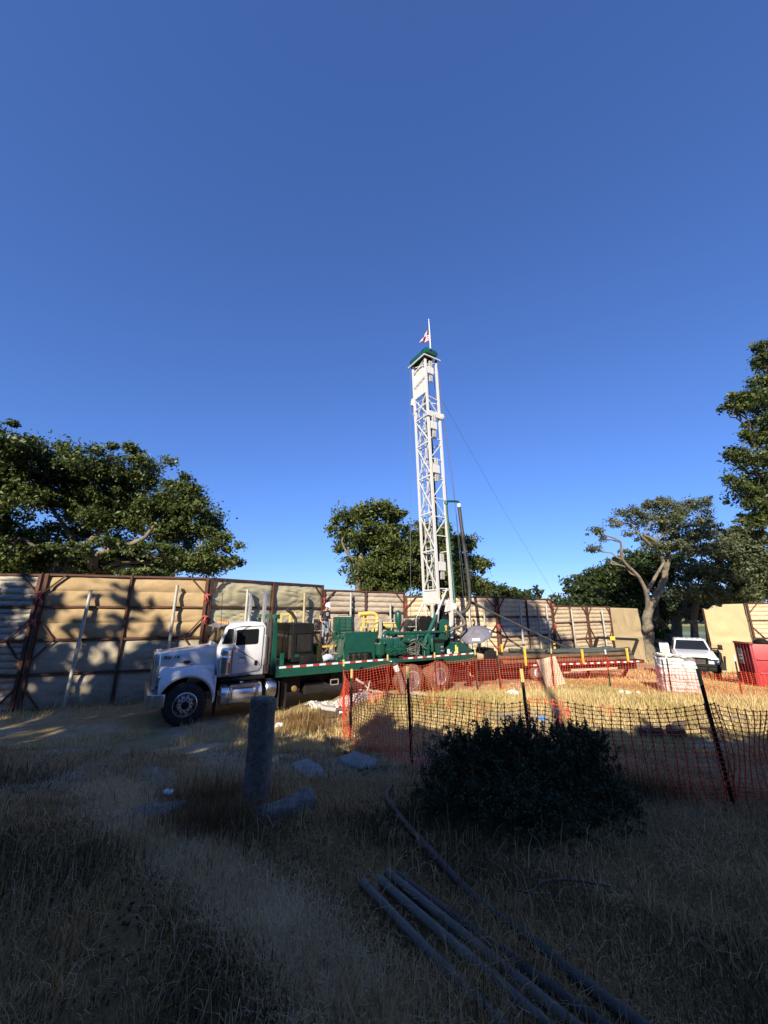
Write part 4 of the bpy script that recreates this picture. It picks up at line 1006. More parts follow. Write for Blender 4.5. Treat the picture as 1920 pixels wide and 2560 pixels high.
se = MB(); se.tube(spline([(6.60, .2, 1.24), (6.62, -.02, 1.25), (6.72, -.14, 1.22), (6.80, -.18, 1.10)], 4), .10, 14); se.lathe((6.60, .0, 1.24), (0, -1, 0), [(0, .15), (.05, .15)], 16)
so_ = part('suction_elbow', se, GREEN, sm=True)
sb_ = MB(); sb_.tube([(6.79, -.18, 1.12), (6.85, -.2, .97), (6.87, -.2, .93)], [.105, .105, .1], 14); part('white_band', sb_, SILV, so_, sm=True)
sh = MB(); pts = spline([(6.86, -.2, .95), (6.98, -.24, .65), (7.03, -.28, .35), (7.02, -.32, .05)], 12)
sh.tube(pts, [.085 + .008 * (k % 2) for k in range(len(pts))], 14); part('suction_hose', sh, HOSEG, sm=True)
# rotary machinery cluster
gm = MB()
gm.box((8.3, .5, 1.34), (9.5, 1.9, 1.95)); gm.lathe((8.2, .9, 1.95), (1, 0, 0), [(0, .1), (0, .24), (.5, .27), (1.0, .27), (1.2, .2)], 18)
gm.lathe((7.75, .3, 1.92), (0, -1, 0), [(0, .1), (.08, .12), (.14, .1)], 14); gm.lathe((8.05, .4, 1.90), (0, -1, 0), [(0, .16), (.06, .16), (.1, .06)], 16)
gm.box((7.62, .3, 1.86), (8.25, .7, 2.02)); gm.box((8.52, .1, 1.34), (8.62, .35, 1.75)); gm.tube(spline([(7.5, .3, 1.8), (7.9, .28, 1.6), (8.3, .26, 1.95), (8.5, .4, 2.0)], 5), .03, 8)
gm.lathe((8.1, .3, 1.62), (0, -1, 0), [(0, .12), (.08, .12)], 14); gm.box((8.75, .25, 1.7), (8.95, .6, 2.1)); gm.tube([(8.85, .22, 1.45), (8.85, .22, 1.95)], [.07, .05], 10)
part('gearbox', gm, GREEN, bevel=.01, sm=True)
co_ = MB()
for k in range(9):
    x0 = random.uniform(7.5, 8.3); z0 = random.uniform(1.42, 1.9)
    co_.tube(spline([(x0, .2, z0), (x0 + .2, .08, z0 + random.uniform(-.2, .2)), (x0 + .35, .12, z0 + random.uniform(-.3, .1)), (x0 + .5, .25, z0 + random.uniform(-.1, .3))], 4), .014, 5)
for k in range(3): co_.tube([(7.75 + .2 * math.cos(a / 10 * 6.28) + .1 * k, .12 + .02 * k, 1.55 + .15 * math.sin(a / 10 * 6.28)) for a in range(11)], .012, 5)
part('coiled_hose', co_, HOSEG, sm=True)
dw = MB(); dw.lathe((8.7, 1.7, 2.45), (1, 0, 0), [(0, .05), (0, .28), (.05, .28), (.06, .2), (.5, .2), (.51, .28), (.56, .28), (.56, .05)], 20); part('winch_drum', dw, SHEETS, sm=True)
dw = MB(); dw.lathe((9.2, 1.25, 2.5), (1, 0, 0), [(0, .05), (0, .33), (.05, .33), (.06, .22), (.3, .22), (.31, .33), (.36, .33)], 20); part('winch_drum', dw, BLACK, sm=True)
def cyl_part(base, mid, top, r):
    o = part('lift_cylinder', MB().tube([base, Vector(base).lerp(Vector(mid), .97), mid], [r, r, r * 1.1], 14), GREEN, sm=True)
    part('piston_rod', MB().cyl(mid, top, r * .52, n=10), RIMW, o, sm=True); return o
cyl_part((8.50, .35, 1.72), (9.33, .5, 2.86), (10.20, .74, 4.0), .085)
cyl_part((8.9, 2.0, 1.75), (9.46, 2.0, 2.81), (9.75, 1.8, 3.5), .085)
gb = part('drive_guard', MB().prism([(9.42, 1.85), (9.80, 1.85), (9.90, 2.0), (9.92, 2.58), (9.84, 2.70), (9.62, 2.70), (9.50, 2.60)], .38, .52), GREEN, bevel=.015, sm=True)
part('yellow_tag', MB().lathe((9.73, .37, 2.40), (0, -1, 0), [(0, .06), (.015, .06)], 14).box((9.70, .352, 2.12), (9.76, .372, 2.38)), YELLOW, gb)
ctl = part('control_box', MB().box((9.05, .12, 1.36), (9.38, .42, 1.78)), M('deep_green_box', (.012, .05, .035), .35), bevel=.015, sm=True)
for z in (1.45, 1.6): part('control_label', MB().box((9.2, .112, z), (9.34, .118, z + .05)), LOGOG, ctl)
part('control_top', MB().box((9.02, .1, 1.78), (9.42, .45, 1.90)), BLACK, ctl, .01)
for k in range(16):
    cl3 = MB()
    x0 = random.uniform(9.45, 10.2); y0 = random.uniform(.15, .9); s_ = random.uniform(.03, .09)
    cl3.box((x0, y0, 1.335), (x0 + s_, y0 + s_, 1.335 + s_ * random.uniform(1, 2.4)), 0, Matrix.Rotation(random.uniform(0, 3), 3, 'Z'))
    part('deck_clutter', cl3, SILV if k % 2 else DULL)
part('rear_cowl', MB().prism([(10.05, 1.34), (10.92, 1.34), (10.92, 1.46), (10.30, 1.76), (10.12, 1.72)], .12, .9), GREEN, bevel=.015)
part('rear_deck_block', MB().box((9.5, .9, 1.34), (10.9, 2.3, 1.75)), FRAME, bevel=.02)
part('yellow_bollard', MB().cyl((10.02, .12, 1.34), (10.02, .12, 1.66), .035, n=10).cyl((10.10, .12, 1.34), (10.10, .12, 1.58), .03, n=10), PIPEY, sm=True)
br_ = MB()
for a, b in (((10.3, .6, 1.7), (11.0, 1.6, 2.15)), ((10.3, .7, 1.6), (11.1, 1.2, 2.05)), ((9.9, .5, 2.2), (10.7, .6, 2.6)), ((10.2, .4, 2.1), (10.7, .5, 1.9))): br_.cyl(a, b, .025, n=6)
part('brace_rod', br_, FRAME)
jk = MB()
for y in (.25, 2.2): jk.cyl((10.75, y, .25), (10.75, y, 1.2), .07, n=12); jk.lathe((10.75, y, .02), (0, 0, 1), [(0, .2), (.05, .2), (.08, .07), (.25, .06)], 14)
part('outrigger_jack', jk, FRAME, sm=True)
# ------------------------------------------------------------------ mast
ZB, ZT = 3.35, 15.82
LEGB = [(9.70, 1.76), (9.70, .75), (10.45, .75), (10.45, 1.76)]
LEGT = [(9.53, 2.02), (9.53, .96), (10.25, .96), (10.25, 2.02)]
def leg(k, z):
    t = (z - ZB) / (ZT - ZB); a, b = LEGB[k], LEGT[k]
    return Vector((a[0] + (b[0] - a[0]) * t, a[1] + (b[1] - a[1]) * t, z))
mm = MB()
mm.add([leg(0, ZB), leg(1, ZB), leg(2, ZB), leg(3, ZB)] + [leg(k, ZB + .12) for k in range(4)], [(3, 2, 1, 0), (4, 5, 6, 7), (0, 1, 5, 4), (1, 2, 6, 5), (2, 3, 7, 6), (3, 0, 4, 7)])
mast = part('mast', mm, MASTW)
for k in range(4):
    part('mast_leg', MB().bar(leg(k, ZB - .02), leg(k, 12.6), .105 if k in (1, 2) else .09, up=(1, 0, 0)), MASTW, mast)
    part('mast_leg', MB().bar(leg(k, 12.55) * 1., leg(k, ZT), .10, up=(1, 0, 0)), MASTW, mast)
def mbrace(p, q, w=.055): part('brace', MB().bar(p, q, w * .82), MASTW, mast)
rings = [3.95, 5.72, 7.52, 9.34, 11.1, 12.55, 13.2]
for i_ in range(len(rings) - 1):
    z0, z1 = rings[i_], rings[i_ + 1]
    mbrace(leg(0, z0), leg(1, z0), .075)
    if z1 - z0 > 1: 
        mbrace(leg(0, z0), leg(1, z1)); mbrace(leg(1, z0), leg(0, z1), .05)
        mbrace(leg(3, z0), leg(0, z0), .05); mbrace(leg(3, z0), leg(0, z1), .045); mbrace(leg(3, z1), leg(0, z0), .04)
    mbrace(leg(2, z0), leg(3, z0), .05)
for i_, z in enumerate([4.0, 6.4, 7.3, 8.2, 9.2, 10.2, 11.3]):
    mbrace(leg(1, z), leg(2, z), .05)
    if z < 11.2 and z > 5: mbrace(leg(1 if i_ % 2 else 2, z), leg(2 if i_ % 2 else 1, z + .9), .045)
mbrace(leg(0, 13.2), leg(1, 13.2), .07); mbrace(leg(0, 13.85), leg(1, 13.85), .06); mbrace(leg(0, 12.55), leg(1, 13.85), .05); mbrace(leg(1, 12.55), leg(0, 13.85), .05)
mbrace(leg(0, 15.45), leg(1, 15.55), .08); mbrace(leg(0, 15.3), leg(1, 15.8), .06); mbrace(leg(0, 15.8), leg(1, 15.35), .05)
mbrace(leg(1, 13.6), leg(2, 13.5), .05); mbrace(leg(1, 13.5), leg(2, 12.6), .05); mbrace(leg(1, 15.75), leg(2, 15.75), .07); mbrace(leg(1, 15.4), leg(2, 15.75), .05)
mbrace(leg(2, 13.3), leg(3, 14.0), .05); mbrace(leg(2, 15.2), leg(3, 15.8), .05)
# panels, collars, dog ears
def slab4(a, b, c_, d_, t=.02): return quad_slab([a, b, c_, d_], t)
off = Vector((-.03, 0, 0))
part('mast_panel', slab4(leg(0, 13.9) - off * 2, leg(1, 13.9) - off * 2, leg(1, 15.5) - off * 2, leg(0, 15.5) - off * 2), MASTW, mast)
for s in (.25, .5, .75): part('panel_rib', MB().bar(leg(0, 13.92).lerp(leg(1, 13.92), s) + off * .0, leg(0, 15.48).lerp(leg(1, 15.48), s), .025), MASTW, mast)
mbrace(leg(0, 14.5) + off, leg(1, 14.75) + off, .05)
part('mast_panel', slab4(leg(0, 3.45) - off, leg(1, 3.45) - off, leg(1, 3.98) - off, leg(0, 3.98) - off), MASTW, mast)
part('mast_panel', slab4(leg(1, 3.35), leg(2, 3.35), leg(2, 3.52), leg(1, 3.52)), MASTW, mast)
part('collar', MB().box((9.45, .78, 12.42), (10.45, .90, 12.72)), MASTW, mast, .02)
part('dog_ear', MB().prism([(9.38, 13.55), (9.60, 13.45), (9.62, 13.85), (9.45, 13.95)], 2.0, 2.12), MASTW, mast, .02)
part('dog_ear', MB().lathe((10.40, .84, 12.60), (0, -1, 0), [(0, .13), (.08, .13), (.1, .06)], 14), MASTW, mast, sm=True)
part('dog_ear', MB().prism([(9.42, 13.05), (9.62, 12.75), (9.66, 13.1)], 1.9, 2.02), MASTW, mast)
# ladder and kelly inside
ld = MB(); l0 = lambda z, s: leg(0, z).lerp(leg(3, z), .22) + (leg(1, z) - leg(0, z)) * s
for s in (.12, .48): ld.bar(l0(3.6, s), l0(15.4, s), .035)
z = 3.8
while z < 15.3: ld.cyl(l0(z, .12), l0(z, .48), .015, n=5); z += .3
part('ladder', ld, MASTW, mast)
md = lambda z, a=.5, b=.5: leg(0, z).lerp(leg(2, z), a)
part('kelly_bar', MB().cyl(md(2.2, .62), md(13.2, .62), .06, n=10), BLACK, mast, sm=True)
part('guide_rail', MB().bar(leg(1, 3.5).lerp(leg(3, 3.5), .28), leg(1, 13).lerp(leg(3, 13), .28), .05), MASTW, mast)
# flood light housings clipped to the corner leg
for (z0, z1) in ((14.4, 15.6), (11.3, 12.5), (9.0, 10.2), (4.4, 5.55)):
    zm = (z0 + z1) / 2; c_ = leg(1, zm) + Vector((.24, -.10, 0))
    fl = MB()
    for dx in (-.055, .055): fl.box((c_.x + dx - .045, c_.y - .05, z0), (c_.x + dx + .045, c_.y + .05, z1))
    fo = part('flood_light', fl, GALV, mast, .012, True)
    part('light_bracket', MB().box((c_.x - .26, c_.y - .10, zm - .20), (c_.x + .13, c_.y - .055, zm + .20)), MASTW, fo, .01)
# crown
cw = MB(); cw.prism([(9.38, 15.94), (10.05, 15.94), (10.18, 16.0), (10.18, 16.12), (10.05, 16.24), (9.38, 16.24)], .68, 2.12)
crown = part('crown_block', cw, GREEN, mast, .03, True)
cb = MB()
for (x, y) in ((9.5, .9), (10.22, .9), (9.5, 2.05), (10.22, 2.05)): cb.box((x - .04, y - .04, 15.75), (x + .04, y + .04, 15.96))
for k in range(4): cb.lathe((9.75, .9 + .33 * k, 15.88), (0, 1, 0), [(0, .05), (0, .2), (.03, .18), (.06, .2), (.06, .05)], 14)
part('sheave', cb, BLACK, crown)
part('crown_rail', MB().bar((9.36, .80, 15.85), (10.42, .80, 15.85), .06).bar((9.36, .8, 15.85), (9.36, 2.2, 15.85), .06), MASTW, crown)
# mast foot
ft = MB()
ft.bar(leg(2, 3.4), (10.28, .70, 1.9), .13, up=(0, 1, 0)); ft.bar(leg(3, 3.4), (10.28, 1.8, 1.9), .12, up=(0, 1, 0)); ft.bar((10.30, .7, 2.4), (10.30, 1.8, 2.4), .08)
ft.add([leg(2, 3.5) + Vector((-.25, -.06, 0)), leg(2, 3.5) + Vector((.12, -.06, 0)), leg(2, 3.1) + Vector((.16, -.06, 0)), leg(2, 3.0) + Vector((-.40, -.06, 0)), leg(2, 3.5) + Vector((-.25, .06, 0)), leg(2, 3.5) + Vector((.12, .06, 0)), leg(2, 3.1) + Vector((.16, .06, 0)), leg(2, 3.0) + Vector((-.40, .06, 0))], [(0, 1, 2, 3), (7, 6, 5, 4), (0, 4, 5, 1), (1, 5, 6, 2), (2, 6, 7, 3), (3, 7, 4, 0)])
ft.tube(spline([leg(0, 3.35), leg(0, 2.9) + Vector((0, -.1, 0)), (9.75, 1.4, 2.4)], 4), .035, 6); ft.tube(spline([leg(1, 3.35), leg(1, 2.9) + Vector((.05, .1, 0)), (9.85, 1.0, 2.5)], 4), .035, 6)
part('mast_foot', ft, MASTW, sm=False)
dk = MB(); dk.prism([(9.75, 3.28), (10.40, 3.28), (10.3, 3.0), (10.05, 2.85)], .85, 1.7); dk.cyl((9.95, 1.25, 1.7), (9.95, 1.25, 3.0), .16, n=14); dk.box((10.0, .9, 1.75), (10.4, 1.5, 2.9))
part('rotary_table', dk, BLACK, bevel=.02)
part('centre_post', MB().cyl((9.62, 1.1, 1.9), (9.62, 1.1, 3.3), .10, n=14), GALV, sm=True)
part('yellow_swivel', MB().lathe((10.05, 1.2, 3.62), (0, 0, 1), [(0, .06), (.1, .14), (.25, .15), (.38, .1), (.5, .04)], 14).tube([(10.1, 1.1, 3.6), (10.2, .95, 3.75), (10.3, .9, 3.7)], .06, 8), M('bright_yellow_paint', (.80, .58, .04), .4), sm=True)
sp_ = MB(); sp_.tube([(10.52, .62, 3.30), (10.56, .66, 3.6), (10.40, .78, 8.0)], .055, 12); sp_.tube(spline([(10.40, .78, 8.0), (10.42, .75, 8.1), (10.9, .55, 8.12), (10.98, .52, 8.0)], 4), .055, 10)
sp_.cyl((10.40, .78, 7.96), (10.4, .78, 8.14), .09, n=12)
stand = part('standpipe', sp_, GREEN, sm=True)
part('hose_coupling', MB().lathe((10.98, .52, 8.02), (0, 0, -1), [(0, .07), (.1, .085), (.2, .07)], 12).lathe((10.52, .62, 3.35), (0, 0, -1), [(0, .07), (.05, .09), (.12, .07), (.16, .09), (.24, .07)], 12), SILV, stand, sm=True)
rh = MB(); rh.tube(spline([(10.98, .52, 7.85), (11.02, .5, 7.2), (11.10, .45, 6.0), (11.22, .42, 4.6), (11.25, .42, 3.7), (11.15, .45, 3.2), (10.85, .55, 2.95), (10.6, .8, 2.85)], 8), .085, 12)
part('rotary_hose', rh, HOSE, sm=True)
rh = MB(); rh.tube(spline([(10.52, .62, 3.12), (10.56, .55, 2.98), (10.72, .45, 2.80), (10.85, .42, 2.58), (10.80, .4, 2.45), (10.55, .4, 2.38), (10.25, .4, 2.32), (9.98, .4, 2.2)], 6), .06, 10)
part('discharge_hose', rh, HOSEG, sm=True)
def cable(pts, r=.011): return part('wire_cable', MB().tube(pts, r, 5), CABLE)
cable([(10.28, .9, 15.6), (10.75, .6, 9.2), (11.0, .55, 3.2)]); cable([(10.25, 1.0, 15.9), (10.9, .7, 8), (11.25, .6, 3.0)]); cable([(10.2, 1.2, 15.9), (10.62, 1.0, 9), (10.8, .9, 3.3)])
cable([(9.40, 2.1, 16.0), (9.22, 2.05, 9), (9.05, 1.95, 2.5)], .012)
cable([(9.9, 1.5, 16.0), (10.05, 1.25, 3.5)], .012); cable([(9.95, 1.3, 16.0), (10.1, 1.1, 3.5)], .012)
gy = at(1388, 1490, 25.5)
g_ = rig.matrix_world
def loc(p):
    d = Vector(p) - TO
    return Vector((d.x * math.cos(TH) + d.y * math.sin(TH), -d.x * math.sin(TH) + d.y * math.cos(TH), d.z))
cable([leg(2, 14.0) + Vector((0, 0, 0)), (leg(2, 14.0) + loc(gy)) / 2 - Vector((0, 0, .25)), loc(gy)], .006)
# flag on the crown
fp = W(9.62, .60, 16.25)
flag = thing('flag', 'small stars and stripes flag hanging limp on a pole above the mast crown', 'flag', fp, TH)
part('pole', MB().tube([(0, 0, -.1), (-.02, 0, .9), (-.05, 0, 1.62)], [.03, .026, .018], 8).lathe((-.05, 0, 1.6), (0, 0, 1), [(0, .01), (.03, .035), (.1, .01)], 8), SILV, flag, sm=True)
fm = MB(); NU, NV = 38, 26; pole_h = 1.95
def fpt(u, v):  # u away from the pole, v down the hoist: limp cloth gathered and falling
    x = -.03 - .58 * u * (.5 + .5 * v) + .03 * math.sin(9 * u + 4 * v); yv = .09 * math.sin(11 * u + 2.2 * v) * (.3 + u) + .12 * u
    return (x, yv, 1.24 - .92 * v - u * (.72 - .50 * v))
vv = [fpt(i_ / NU, j / NV) for j in range(NV + 1) for i_ in range(NU + 1)]
ff = []; mi = []
for j in range(NV):
    for i_ in range(NU):
        k = j * (NU + 1) + i_; ff.append((k, k + 1, k + NU + 2, k + NU + 1))
        if j < 14 and i_ < 16: mi.append(1 if (i_ % 3 == 1 and j % 3 == 1) else 2)
        else: mi.append(0 if (j // 2) % 2 == 0 else 1)
fm.v = vv; fm.f = ff; fm.m = mi
fm.build('cloth', [FLAGR, FLAGW, FLAGB], flag, smooth_=True, thick=.004)

# ------------------------------------------------------------------ person on the platform
def person():
    base = W(4.72, 1.5, 1.835)
    t = thing('person', 'man in white hard hat, charcoal tee shirt and faded jeans standing on the rig', 'person', base, R(31.9 + 14))
    t.scale = (.83, .83, .83)
    V = []; E_ = []; RAD = []
    def add(p, r, parent=None):
        V.append(Vector(p)); RAD.append(r)
        if parent is not None: E_.append((parent, len(V) - 1))
        return len(V) - 1
    pel = add((0, 0, .93), (.155, .115))
    wa = add((.0, -.01, 1.08), (.145, .105), pel); ch = add((0, 0, 1.26), (.17, .12), wa); uc = add((0, .01, 1.39), (.15, .105), ch)
    nk = add((0, -.03, 1.49), (.06, .06), uc); hd_ = add((.01, -.09, 1.57), (.075, .085), nk); h2 = add((.015, -.12, 1.67), (.085, .10), hd_)
    for s in (-1, 1):
        sh_ = add((s * .175, .01, 1.40), (.075, .075), uc); el = add((s * .27, .06, 1.16), (.05, .05), sh_)
        if s < 0: wr = add((-.36, -.12, 1.02), (.032, .032), el); pm = add((-.375, -.20, 1.0), (.042, .022), wr); d = Vector((-.1, -.9, -.35)).normalized()
        else: wr = add((.30, -.08, .95), (.032, .032), el); pm = add((.31, -.15, .89), (.042, .022), wr); d = Vector((.1, -.6, -.75)).normalized()
        sd_ = d.cross(Vector((0, 0, 1))).normalized()
        for k, L_ in enumerate((.068, .08, .074, .058)):
            a = add(V[pm] + d * .045 + sd_ * (-.033 + .022 * k), (.0095, .0095), pm); b = add(V[a] + d * L_ * .5 + Vector((0, 0, -.012)), (.0085, .0085), a); add(V[b] + (d * .6 + Vector((0, 0, -.7))).normalized() * L_ * .45, (.007, .007), b)
        a = add(V[wr].lerp(V[pm], .6) - sd_ * .038 * s + d * .01, (.011, .011), pm); add(V[a] + d * .05 - sd_ * .015 * s + Vector((0, 0, -.02)), (.009, .009), a)
        hp = add((s * .095, 0, .86), (.10, .105), pel); kn = add((s * .13, -.04, .49), (.068, .07), hp); an = add((s * .14, .02, .10), (.052, .055), kn)
        he = add((s * .14, .03, .045), (.045, .045), an); add((s * .17, -.14, .04), (.045, .036), he)
    me = bpy.data.meshes.new('body'); me.from_pydata(V, E_, []); o = bpy.data.objects.new('body', me); COL.objects.link(o)
    sk_ = o.modifiers.new('skin', 'SKIN'); ss = o.modifiers.new('sub', 'SUBSURF'); ss.levels = 2
    for k, r in enumerate(RAD): me.skin_vertices[0].data[k].radius = r
    me.skin_vertices[0].data[0].use_root = True
    dg = bpy.context.evaluated_depsgraph_get(); dg.update()
    m2 = bpy.data.meshes.new_from_object(o.evaluated_get(dg)); bpy.data.objects.remove(o)
    m2.name = 'body'
    m2.materials.clear()
    for m in (SHIRT, JEANS, SKIN, SHOE): m2.materials.append(m)
    for p in m2.polygons:
        c = p.center; ax_ = abs(c.x)
        if c.z < .115: k = 3
        elif c.z < .99 and ax_ < .25: k = 1
        elif c.z > 1.455: k = 2
        elif ax_ > .20 and c.z < 1.235: k = 2
        else: k = 0
        p.material_index = k; p.use_smooth = True
    b = bpy.data.objects.new('body', m2); COL.objects.link(b); b.parent = t
    ht = MB(); ht.lathe((.015, -.125, 1.655), (.03, -.38, 1), [(-.01, .128), (.02, .135), (.09, .125), (.14, .095), (.17, .05), (.18, .01)], 22)
    n_ = Vector((.03, -.38, 1)).normalized()
    ht.lathe(Vector((.015, -.15, 1.645)), n_, [(0, .12), (.0, .155), (.012, .155), (.02, .12)], 22)
    part('hard_hat', ht, HELMET, t, sm=True)
    fc_ = MB(); fc_.lathe((.012, -.19, 1.60), (0, -1, -.5), [(0, .022), (.025, .014), (.035, .004)], 8); part('nose', fc_, SKIN, t, sm=True)
    lg_ = MB(); c = Vector((.0, -.128, 1.30)); lg_.lathe(c, (0, -1, .05), [(0, .075), (.012, .075)], 22); lo = part('shirt_print', lg_, LOGOW, t); 
    l2 = MB(); l2.lathe(c + Vector((0, -.012, 0)), (0, -1, .05), [(0, .055), (.003, .055), (.003, .048), (0, .048)], 22); l2.box(c + Vector((-.04, -.018, -.018)), c + Vector((.04, -.012, .018))); part('print_emblem', l2, SHIRT, lo)
    bl_ = MB(); bl_.lathe((0, -.0, .985), (0, 0, 1), [(0, .158), (.035, .158)], 20); bo = part('belt', bl_, BLACK, t); bo.scale = (1, .76, 1)
    return t
person()

# ------------------------------------------------------------------ umbrella on the rig tail
ub = W(11.55, .55, 1.5)
um = thing('parasol', 'tilted faded black work umbrella over the tail of the rig', 'umbrella', ub, 0)
ax_ = Vector((-.28, -.42, 1)).normalized(); ax2 = ax_.orthogonal().normalized(); ax3 = ax_.cross(ax2)
top = Vector((.0, .0, .78))
NG = 8
def up_(a, r):
    h = -.34 * (r / .78) ** 2; sc_ = 1 - .06 * abs(math.sin(a * NG / 2)) * (r / .78)
    return top + ax_ * (h + .02 * abs(math.sin(a * NG / 2))) + (ax2 * math.cos(a) + ax3 * math.sin(a)) * r * sc_
mb = MB(); mb.grid([[up_(2 * math.pi * k / 48, .01 + .77 * j / 8) for k in range(49)] for j in range(9)])
mb.build('canopy', UMB, um, smooth_=True, thick=.006)
for k in range(8):
    mb = MB(); a = 2 * math.pi * k / 8; mb.tube([up_(a, .01 + .77 * j / 6) - ax_ * .01 for j in range(7)], .006, 5); mb.build('rib', BLACK, um)
mb = MB(); mb.cyl(top + ax_ * .06, top - ax_ * 1.25, .016, n=8); mb.build('shaft', GALV, um)
best = min((2 * math.pi * k / 48 for k in range(48)), key=lambda a: (up_(a, .6) - (Vector((-.15, -.8, .2)))).length)
mb = MB()
mb.grid([[up_(best + da, r) + ax_ * .012 for da in np.linspace(-.26, .26, 7)] for r in (.60, .70)]); mb.build('printed_strip', SILV, um)
mb = MB(); mb.grid([[up_(best + 1.5 + da, r) + ax_ * .012 for da in np.linspace(-.12, .12, 5)] for r in (.66, .71)]); mb.build('printed_strip', SILV, um)

# ------------------------------------------------------------------ pipe trailer
TA = math.atan2(2.1, 8.2); TP = Vector((4.35, 18.7, 0)); TP.z = gz(7.5, 19.6) 
tr = thing('pipe_trailer', 'low trailer with red and white striped edge and black end rack, loaded with pipes', 'trailer', TP, TA)
def tp_(name, mb, mat, parent=tr, bevel=0, sm=False): return mb.build(name, mat, parent, bevel, sm)
tp_('bed', MB().box((.6, 0, .62), (9.3, 2.0, .76)), FRAME, bevel=.01)
k = 0; x = 2.6
while x < 9.1:
    tp_('reflector', MB().box((x, -.008, .66), (x + .18, -.002, .73)), (RED, SILV)[k % 2]); k += 1; x += .2
tp_('frame_shade_box', MB().box((1.0, .3, .30), (9.1, 1.75, .62)), FRAME, bevel=.02)  # frame boxed in dark, standing in for the shade under the bed
tp_('side_step', MB().box((4.9, .02, .36), (7.6, .06, .46)), BOARD)
for x in (3.05, 4.0):
    for y, f in ((.05, -1), (1.75, 1)):
        t_ = MB(); t_.lathe((x, y + (.0 if f < 0 else .2), .36), (0, -f, 0), [(0, .2), (0, .24), (.01, .33), (.05, .37), (.17, .37), (.2, .33), (.2, .2)], 26)
        wo = t_.build('wheel', DUSTYR, tr, 0, True)
        r_ = MB(); r_.lathe((x, y + (.0 if f < 0 else .2), .36), (0, -f, 0), [(.0, .21), (.02, .19), (.07, .15), (.08, .06), (.03, .05)], 20); r_.build('rim', SILV, wo, 0, True)
tp_('drawbar', MB().bar((.6, 1, .62), (-.6, 1, .55), .14), FRAME)
tp_('tail_box', MB().box((.55, .2, .76), (1.35, 1.8, 1.30)), FRAME, bevel=.02)
for x in (2.35, 5.55, 8.25): tp_('stake', MB().box((x, -.05, .70), (x + .09, .03, 1.35 if x > 5 else 1.5)), YELLOW, bevel=.006)
for x in (2.35, 5.55, 8.25): tp_('stake', MB().box((x, 1.97, .70), (x + .09, 2.05, 1.5)), YELLOW, bevel=.006)
rk = MB(); rk.tube([(9.15, .1, .7), (9.5, .1, 1.25), (9.9, .1, 1.98), (9.9, 2.0, 1.98)], .07, 8); rk.tube([(9.9, 2.0, 1.98), (9.5, 2.0, 1.25), (9.15, 2.0, .7)], .07, 8)
rk2 = MB(); rk2.bar((10.05, .1, .55), (11.0, 0.1, 2.05), .11); 
er = thing('end_rack', 'black pipe rack frame with a yellow clamp standing behind the trailer load', 'rack', (0, 0, 0))
def ER(u, v, d): return at(u, v, d)
e0 = ER(1472, 1622, 21.5); e1 = ER(1494, 1594, 21.5); e2_ = ER(1594, 1599, 21.2); e3 = ER(1562, 1650, 21.2)
e0b = Vector((e0.x - .3, e0.y, gz(e0.x, e0.y))); e3b = Vector((e3.x - .2, e3.y, gz(e3.x, e3.y)))
mb = MB(); mb.bar(e0b, e1, .13).bar(e1, e2_, .13).bar(e2_, e3b, .13); mb.build('frame', BLACK, er)
cm_ = e1.lerp(e2_, .36); mb = MB(); mb.box(cm_ - Vector((.13, .10, .10)), cm_ + Vector((.13, .10, .10))); mb.build('clamp', M('clamp_yellow', (.8, .6, .05), .45), er, .02)
mb = MB(); mb.tube(spline([cm_ - Vector((0, .1, .1)), cm_ - Vector((.02, .12, .6)), cm_ + Vector((.2, -.1, -1.1))], 4), .03, 6); mb.build('strap', BLACK, er)
# load: every pipe its own thing
def tw(x, y, z):
    return Vector((TP.x + x * math.cos(TA) - y * math.sin(TA), TP.y + x * math.sin(TA) + y * math.cos(TA), TP.z + z))
def load_pipe(x0, x1, y, z, r, mat, label, wob=.02, grp='pipes stacked on the trailer'):
    mb = MB(); n = 10
    pts = [tw(x0 + (x1 - x0) * k / n, y + random.uniform(-wob, wob) * .3, z - wob * 1.2 * math.sin(math.pi * k / n) + random.uniform(-wob, wob) * .4) for k in range(n + 1)]
    mb.tube(pts, r, 12)
    d = (pts[-1] - pts[0]).normalized()
    for e, s in ((pts[0], 1), (pts[-1], -1)): mb.tube([e - d * s * .002, e + d * s * .22], r * 1.22, 12)
    o = mb.build('drill_pipe', mat, None, 0, True); o['label'] = label; o['category'] = 'pipe'; o['group'] = grp
    c = MB(); c.cyl(pts[0] - d * .004, pts[0] - d * .0025, r * .8, n=12); c.build('bore', BLACK, o)
    return o
r = .095
L1 = 'rusty brown drill pipe in the lowest row of the trailer load'
for k in range(9): load_pipe(1.3 + random.uniform(-.2, .4), 8.9 + random.uniform(-.3, .3), .14 + .215 * k, .86, r, RUSTP if k % 3 == 0 else DRILLP, L1, .01)
L2 = 'brown drill pipe in the middle row of the trailer load'
for k in range(8): load_pipe(1.0 + random.uniform(-.2, .5), 8.7 + random.uniform(-.3, .3), .25 + .215 * k, 1.06, r, RUSTP if k % 2 == 0 else DRILLP, L2, .015)
HG = M('dark_green_grey_hose', (.075, .085, .07), .5, 0, .25, 4, .1, 20)
load_pipe(3.9, 8.9, .42, 1.26, .085, HG, 'thick dark hose lying nearest on top of the trailer pipes', .05)
load_pipe(2.7, 8.1, .75, 1.28, .085, HG, 'dark hose with open end behind the thick one on the trailer pipes', .05)
load_pipe(2.3, 8.2, 1.2, 1.28, .07, HG, 'dark hose farthest back on the trailer pipes', .05)
bmp = thing('cable_spool', 'dark boxy spool with pale drum between the rig tail and the pipe trailer', 'spool', at(1202, 1634, 17.6))
bmp.rotation_euler = (0, 0, .4)
